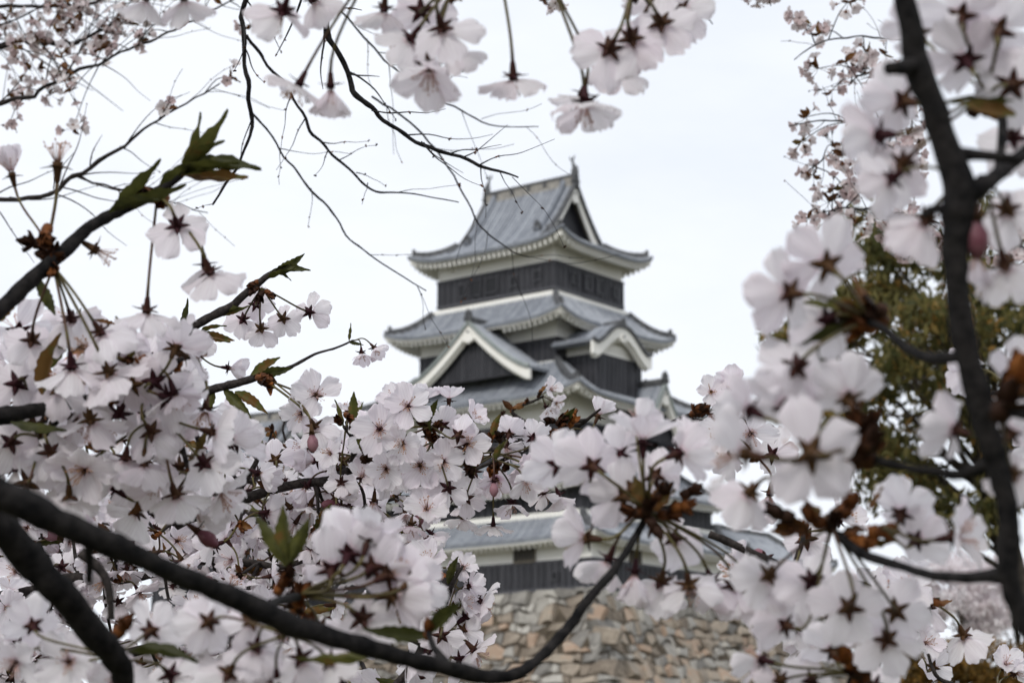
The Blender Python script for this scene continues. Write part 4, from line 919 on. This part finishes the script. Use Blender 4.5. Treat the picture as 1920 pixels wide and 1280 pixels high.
# centre bough in focus
b9 = Branch([(330, 985, 1.50, 12), (415, 947, 1.50, 11), (470, 930, 1.50, 10), (560, 905, 1.50, 9), (620, 893, 1.50, 9), (662, 877, 1.50, 8), (712, 878, 1.5, 6), (790, 872, 1.5, 6), (880, 848, 1.5, 6), (960, 832, 1.48, 6), (1040, 820, 1.45, 5), (1085, 800, 1.42, 4), (1125, 768, 1.4, 2)],
            'slender grey cherry bough in sharp focus running along the middle to the keep', mat='bark_grey', wob=.6)
b9.twig([(655, 880, 1.5, 6), (664, 850, 1.48, 6), (660, 820, 1.46, 5), (650, 790, 1.45, 4)]); b9.twig([(420, 940, 1.5, 7), (450, 915, 1.5, 6), (478, 870, 1.5, 5), (490, 840, 1.5, 4)])
cn = [(805, 790), (810, 820), (920, 820), (925, 870), (645, 800), (690, 850), (890, 880), (1050, 800), (1060, 790)]
for x, y in cn:
    for k in range(3): b9.scales(P(x + b9.rr.gauss(0, 9), y + b9.rr.gauss(0, 9), 1.38), CV(b9.rr.uniform(-1, 1), b9.rr.uniform(-.3, 1), .6), 1.15)
    b9.leaf(P(x, y, 1.38), CV(b9.rr.uniform(-.6, .6), 1, .2), .55, bronze=b9.rr.random() < .6)
    q, r_ = b9.near(P(x, y, 1.40)); b9.twig(None, [(*q, .0016), (*P(x, y, 1.40), .0013)])
b9.leaf(P(658, 800, 1.4), CV(.1, 1, .1), .75); b9.leaf(P(807, 790, 1.38), CV(0, 1, .1), .75)
b9.place([(712, 805, 122, .05, .05, 1, .1), (765, 762, 110, .15, .25, .95, .15), (794, 750, 92, .1, .93, -.2, .5), (842, 748, 88, .05, .95, -.1, .45), (742, 752, 95, -.3, .6, .6, .3), (885, 785, 80, .6, .5, .4, .5), (860, 815, 100, .3, .2, -.9), (830, 795, 95, .1, .6, -.7),
          (755, 830, 105, -.2, -.3, .9, .15)], P(808, 800, 1.38), pink=False)
b9.place([(788, 872, 112, .0, -.1, 1, .12), (832, 865, 105, .1, -.1, .98, .1), (875, 832, 105, .1, .1, .98, .15), (725, 878, 100, -.2, -.2, .95, .25), (800, 955, 115, .1, .55, .75, .35), (875, 935, 95, .1, -.4, -.9, .15), (840, 915, 100, .0, -.3, -.9)], P(812, 828, 1.39))
b9.place([(955, 812, 84, .2, .6, -.7, .3), (950, 840, 85, .1, -.6, .6, .3), (1000, 820, 86, .2, .5, -.8, .2), (925, 985, 86, .0, -.97, -.1, .2), (1020, 925, 85, .2, -.8, -.3, .3), (1048, 930, 85, .3, -.85, -.2, .4), (985, 900, 100, .3, -.5, .75, .3), (960, 945, 92, .0, -.8, .5, .4)], P(924, 860, 1.38))
b9.place([(995, 885, 110, .2, -.3, .9, .2), (1005, 870, 100, .4, -.2, .8, .3), (770, 985, 85, -.1, -.8, .5, .4), (930, 895, 90, 0, -.5, .8, .4)], P(930, 850, 1.40), pink=True)
b9.blossom(P(926, 905, 1.36), CV(.0, -1, .2), P(924, 850, 1.38), bud=True, size=.75)
b9.place([(868, 972, 86, -.1, -.95, -.1, .2)], P(890, 885, 1.4)); b9.place([(1122, 778, 88, .35, .8, -.3, .8)], P(1070, 805, 1.4))
b9.place([(650, 770, 70, 0, .9, .1), (690, 815, 100, -.2, .1, .95), (620, 850, 80, -.5, .2, .7), (640, 905, 80, 0, -.6, -.6)], P(650, 795, 1.42))
b9.mass(8, .014, .25, .85, n=(3, 5), leaves=0, bias=(0, -.25, .1), sc=.9)
b9.mass(7, .022, .0, .45, n=(3, 5), leaves=1, bias=(0, -.3, -.2), sc=.9)

# blossom slope behind the thick limb, bottom left
sg_ = 'boughs of the blossom slope at lower left'
b10 = Branch([(60, 1010, 1.75, 10), (200, 980, 1.75, 9), (340, 985, 1.75, 8), (480, 960, 1.72, 7), (600, 965, 1.7, 6), (720, 940, 1.7, 5), (800, 930, 1.7, 3)], 'bough of white blossom directly below the sharp grey bough', mat='bark_grey', group=sg_, wob=.5)
b10.mass(32, .036, n=(3, 5), leaves=1, bias=(0, -.15, -.25))
b11 = Branch([(-40, 1130, 1.65, 11), (120, 1090, 1.65, 10), (260, 1080, 1.65, 9), (400, 1050, 1.65, 8), (520, 1060, 1.65, 6), (620, 1030, 1.65, 4)], 'bough of white blossom framed between the two thick black limbs', mat='bark_grey', group=sg_, wob=.5)
b11.mass(34, .038, n=(3, 5), leaves=1, bias=(0, -.1, -.2))
b12 = Branch([(-60, 1260, 1.55, 12), (100, 1215, 1.55, 10), (260, 1220, 1.55, 9), (400, 1200, 1.55, 7), (540, 1230, 1.55, 6), (680, 1245, 1.55, 5)], 'bough of white blossom along the bottom edge under the thick limb', mat='bark_grey', group=sg_, wob=.5)
b12.mass(32, .038, n=(3, 5), leaves=1, bias=(0, -.1, -.3))
b13 = Branch([(700, 1330, 1.30, 8), (770, 1250, 1.30, 7), (800, 1190, 1.30, 6), (835, 1130, 1.30, 5), (850, 1090, 1.30, 4), (868, 1060, 1.3, 2)], 'short upright twig of white blossom left of the stone wall', mat='bark_grey')
b13.place([(868, 1062, 78, .2, .5, .8, .2), (880, 1098, 80, .7, .1, -.5, .3), (790, 1120, 105, -.2, .1, -.95, .1), (850, 1140, 100, .2, .3, -.9, .15), (870, 1180, 95, .6, -.1, -.6, .2), (828, 1190, 105, .05, .0, -1, .1), (862, 1235, 95, .5, -.2, -.8, .2), (800, 1225, 100, -.1, -.3, -.9, .2), (745, 1150, 100, -.4, .3, -.8, .2), (870, 1130, 85, .7, .2, .4, .3)], P(838, 1150, 1.29))
b13.mass(6, .014, .0, .75, n=(3, 4), leaves=1, bias=(0, .0, -.5))
b13.leaf(P(840, 1095, 1.3), CV(.3, 1, .1), .6)
b14 = Branch([(300, 860, 2.3, 6), (420, 830, 2.3, 6), (540, 850, 2.25, 5), (640, 840, 2.25, 4), (740, 860, 2.2, 3)], 'farther bough of small white blossom beside the grey turret roof', mat='bark_grey', group=sg_, wob=.5)
b14.mass(20, .036, n=(3, 5), leaves=1, bias=(0, -.2, -.1))
b20 = Branch([(-80, 1060, 1.95, 8), (60, 1030, 1.95, 7), (200, 1000, 1.95, 7), (330, 920, 1.95, 6), (480, 900, 1.95, 6), (620, 930, 1.95, 5), (760, 1000, 1.95, 4)], 'deepest bough of small white blossom glimpsed between the nearer boughs at lower left', mat='bark_grey', group=sg_, wob=.5)
b20.mass(30, .040, n=(3, 5), leaves=1, bias=(0, -.1, .0))
b15 = Branch([(1180, 880, 2.0, 5), (1100, 850, 2.0, 5), (1000, 800, 2.0, 4), (960, 770, 2.0, 3.5), (1000, 752, 2.0, 2.5), (1020, 742, 2.0, 2)], 'soft grey twig with rusty leaves in front of the keep', mat='bark_grey')
for p in ((960, 770), (985, 755), (1010, 742), (940, 778)): b15.leaf(P(*p, 2.0), CV(b15.rr.uniform(-1, 1), b15.rr.uniform(-.2, 1), .2), .9, True); b15.scales(P(*p, 2.0), CV(.5, .8, .3), .9)
b15.place([(1032, 730, 58, .5, .3, .6, .3), (1025, 765, 60, .3, -.7, .4, .4), (1042, 755, 55, .6, -.3, .5)], P(1018, 744, 2.0))
b16 = Branch([(1420, 850, 1.25, 8), (1350, 810, 1.27, 7), (1300, 788, 1.28, 6), (1255, 795, 1.30, 5), (1230, 800, 1.3, 3)], 'short twig with rusty scales and small flowers at the right eave of the keep', mat='bark_grey')
for k in range(4): b16.scales(P(1300 + k * 6, 774, 1.27), CV(.6, .8, .3), 1.1)
b16.twig([(1255, 793, 1.3, 4), (1290, 780, 1.28, 5), (1312, 770, 1.27, 5)])
b16.place([(1333, 735, 74, .1, .4, .9, .1), (1330, 775, 72, .4, -.6, .5, .4), (1360, 760, 75, .3, .2, -.9)], P(1312, 772, 1.27))
b16.mass(2, .010, .0, .4, n=(3, 4), leaves=0, bias=(0, -.1, -.2))
b17 = Branch([(1330, 1000, 1.1, 7), (1420, 1040, 1.1, 7), (1500, 1075, 1.1, 6), (1600, 1090, 1.1, 5), (1690, 1120, 1.1, 4)], 'bough half hidden behind the large near blossoms at lower right', mat='bark_grey')
b17.mass(5, .013, .3, 1,  n=(3, 5), leaves=1, bias=(0, -.35, -.3))
b18 = Branch([(1980, 1330, 1.25, 8), (1900, 1290, 1.25, 7), (1820, 1290, 1.25, 6), (1760, 1270, 1.25, 4), (1740, 1225, 1.25, 3)], 'low twig with small sharp white flowers in the bottom right corner', mat='bark_grey')
b18.place([(1735, 1205, 90, .4, .4, .7, .3), (1715, 1180, 75, .4, .6, -.5, .3), (1750, 1250, 90, .5, .2, -.8, .2)], P(1735, 1240, 1.25))
b18.place([(1885, 1245, 85, .2, .6, .6, .4), (1905, 1262, 80, .4, .3, .6)], P(1870, 1285, 1.25))
b19 = Branch([(1960, 760, 1.0, 8), (1900, 745, 1.0, 6), (1860, 735, 1.0, 4)], 'stub of twig with rusty scales at the right edge beside the black limb', mat='bark_grey')
b19.umbel(P(1895, 735, 1.0), 3, leaves=3)

# fine bare twigs hanging at the top
hg = 'bare twigs hanging at the top'
def fine(pts, label, n_side, seed, ln=(40, 120), depth_j=.15, mat='bark', cur=.5):
    pts = [(a, b_, c, r_ * .72) for a, b_, c, r_ in pts]
    b = Branch(pts, label, mat=mat, group=hg, n=6, sides=6, wob=1.0, bump=.35)
    rr = random.Random(seed); m = len(pts)
    for k in range(n_side):
        i = rr.randrange(0, m - 1); t = rr.random(); p = [a + (c - a) * t for a, c in zip(pts[i], pts[i + 1])]
        dx, dy = pts[i + 1][0] - pts[i][0], pts[i + 1][1] - pts[i][1]; a = math.atan2(dy, dx) + rr.choice((-1, 1)) * rr.uniform(.35, 1.0); l_ = rr.uniform(*ln); q = [p]
        dd = rr.uniform(-depth_j, depth_j) * p[2]
        for j in range(1, 5):
            a += rr.uniform(-cur, cur) * .6; q.append([q[-1][0] + math.cos(a) * l_ / 4, q[-1][1] + math.sin(a) * l_ / 4, p[2] + dd * j / 4, max(.5, p[3] * .4 * (1 - j / 5.5))])
        q[0] = (p[0], p[1], p[2], min(p[3] * .5, 1.6)); b.twig(q, sides=5, n=3)
        for j in range(2):
            t = rr.random(); e = q[rr.randrange(1, 5)]; b.scales(P(e[0], e[1], e[2]), CV(rr.uniform(-1, 1), rr.uniform(-1, 1), 0), .38)
    return b
fine([(466, -40, 2.1, 7), (457, 55, 2.1, 7), (458, 110, 2.1, 6), (470, 190, 2.1, 6), (472, 240, 2.1, 5), (452, 295, 2.1, 4), (425, 340, 2.1, 4), (400, 385, 2.1, 3)], 'leftmost bare black twig hanging straight down from the top edge', 5, 1)
fine([(570, -30, 2.0, 10), (600, 30, 2.0, 10), (635, 100, 2.0, 8), (660, 165, 2.0, 8), (700, 210, 2.0, 6), (770, 258, 2.0, 5), (850, 290, 2.0, 5), (920, 318, 2.0, 4), (972, 336, 2.0, 2)], 'thickest bare black twig sweeping from the top edge towards the roof ridge', 15, 2, (60, 170))
fine([(462, 62, 2.3, 5), (495, 115, 2.3, 4.5), (545, 178, 2.3, 4), (585, 240, 2.3, 4.5), (615, 285, 2.3, 4), (665, 320, 2.3, 3.5), (705, 358, 2.3, 3), (760, 362, 2.3, 2.2), (860, 380, 2.3, 1.6)], 'bare twig between the leftmost and the thickest hanging twigs', 8, 3)
fine([(472, 210, 2.6, 3.5), (510, 260, 2.6, 3), (560, 325, 2.6, 3), (605, 380, 2.6, 3), (650, 440, 2.6, 2.5), (700, 485, 2.6, 2.2), (800, 545, 2.6, 1.5)], 'bare thin twig falling diagonally to the left eave of the top roof', 6, 4, (60, 140))
fine([(700, 180, 3.0, 3), (780, 240, 3.0, 3), (850, 330, 3.0, 2.6), (900, 420, 3.0, 2.4), (950, 465, 3.0, 2), (992, 482, 3.0, 1.5)], 'faint thin twig crossing the tiles of the top roof', 8, 5, (80, 180))
fine([(640, 20, 3.2, 3), (740, 130, 3.2, 3), (850, 200, 3.2, 2.5), (930, 235, 3.2, 2), (1010, 238, 3.2, 1.4)], 'faint thin twig behind the hanging blossoms left of centre', 9, 6, (80, 190))
# background cherry canopy, upper left and upper right
cg = 'background boughs of tiny blossom'
def canopy(pts, label, count, width, seed, n_side=6, ln=(80, 220), nfl=(3, 7), rusty=1.0, size=.74):
    b = fine(pts, label, n_side, seed, ln, .1, 'bark_grey'); b.root['group'] = cg; rr = random.Random(seed + 50)
    for k in range(count):
        v, r_ = b.path[int(rr.random() * (len(b.path) - 1))]
        nv = v + CV(rr.gauss(0, 1), rr.gauss(0, 1), rr.gauss(0, .6)) * width
        b.twig(None, [(*v, .0012), (*((v + nv) / 2 + CV(0, .01, 0)), .0009), (*nv, .0008)], sides=4, n=3)
        if rr.random() < rusty:
            for j in range(3): b.leaf(nv, CV(rr.uniform(-1, 1), rr.uniform(-.5, 1), rr.uniform(-1, 1)), rr.uniform(.8, 1.5), True)
        for j in range(rr.randint(*nfl)):
            d = CV(rr.gauss(0, 1), rr.gauss(-.2, 1), rr.gauss(0, 1)).normalized(); s_ = size * rr.uniform(.85, 1.1)
            ob('blossom', rr.choice(FARB), b.root, Matrix.Translation(nv + d * .030 * s_ - b.base) @ basis(d, rr.uniform(0, 6)) @ Matrix.Diagonal((s_, s_, s_, 1)))
    return b
canopy([(-80, 80, 4.2, 9), (40, 82, 4.2, 8), (130, 80, 4.2, 6), (190, 60, 4.2, 4), (245, 20, 4.2, 3)], 'blossoming background bough in the top left corner', 44, .06, 21, 8)
canopy([(-60, 5, 4.6, 6), (60, 15, 4.6, 5), (150, 10, 4.6, 4), (220, -10, 4.6, 3)], 'uppermost background bough of tiny blossom in the top left corner', 30, .055, 22, 5)
canopy([(-60, 215, 3.6, 7), (20, 190, 3.6, 6), (100, 155, 3.6, 5), (200, 115, 3.6, 4), (280, 75, 3.6, 3.5), (350, 45, 3.6, 3), (440, 0, 3.6, 2)], 'thin background bough rising rightward below the top left corner', 18, .05, 23, 14, rusty=1, nfl=(2, 5))
canopy([(-60, 372, 3.2, 6), (80, 368, 3.2, 6), (140, 328, 3.2, 6), (230, 272, 3.2, 4.5), (310, 215, 3.2, 3), (410, 160, 3.2, 2)], 'bare-looking background bough crossing the sky at the upper left', 2, .03, 24, 18, (60, 180), (2, 3))
canopy([(140, 328, 3.3, 4), (215, 352, 3.3, 3), (300, 375, 3.3, 2.2), (390, 400, 3.3, 1.5)], 'faint bare background twig behind the olive young leaves', 0, .03, 25, 10, (60, 160))
rg = [((1700, 75, 3.4, 3), (1640, 72, 3.4, 2.5), (1580, 70, 3.4, 2.2), (1530, 85, 3.4, 2), (1490, 115, 3.4, 1.5)), ((1690, 160, 3.4, 3), (1620, 140, 3.4, 2.4), (1590, 160, 3.4, 2)), ((1720, 260, 3.3, 3.5), (1640, 240, 3.3, 3), (1560, 225, 3.3, 2.5), (1480, 235, 3.3, 1.6)), ((1720, 320, 3.3, 3), (1640, 280, 3.3, 3), (1560, 290, 3.3, 2.5), (1515, 320, 3.3, 2)), ((1760, 420, 3.2, 3), (1680, 400, 3.2, 3), (1600, 390, 3.2, 2.6), (1530, 400, 3.2, 2))]
lab = ['uppermost background twig of tiny blossom reaching left from the black limb', 'short background twig of tiny blossom just under the stub of the black limb', 'background twig of tiny blossom reaching farthest left of the black limb', 'background twig of tiny blossom beside the large pale petals at right', 'lowest background twig of tiny blossom over the olive tree top']
for i, (p, c_, w_) in enumerate(zip(rg, (5, 6, 9, 11, 16), (.03, .03, .045, .05, .05))): canopy(list(p), lab[i], c_, w_, 31 + i, 4, (50, 120), (4, 8))
canopy([(1010, -60, 3.4, 3), (1045, -10, 3.4, 2), (1050, 10, 3.4, 1.5)], 'tiny background blossom ball at the top edge above the roof ridge', 3, .012, 41, 0, nfl=(5, 8))
canopy([(1420, -80, 3.4, 3), (1440, -20, 3.4, 2), (1445, 10, 3.4, 1.5)], 'tiny background blossom ball at the top edge right of centre', 4, .012, 42, 0, nfl=(5, 8))
canopy([(1250, -60, 3.4, 3), (1300, 0, 3.4, 2), (1335, 45, 3.4, 1.5)], 'tiny background blossom ball hanging right of the near petals', 2, .012, 43, 0, nfl=(4, 6))
canopy([(1960, 480, 3.2, 3), (1910, 460, 3.2, 2.5), (1880, 450, 3.2, 2)], 'tiny background blossom at the right edge behind the near petals', 5, .03, 44, 2, nfl=(5, 8))
print('objects', len(bpy.data.objects))
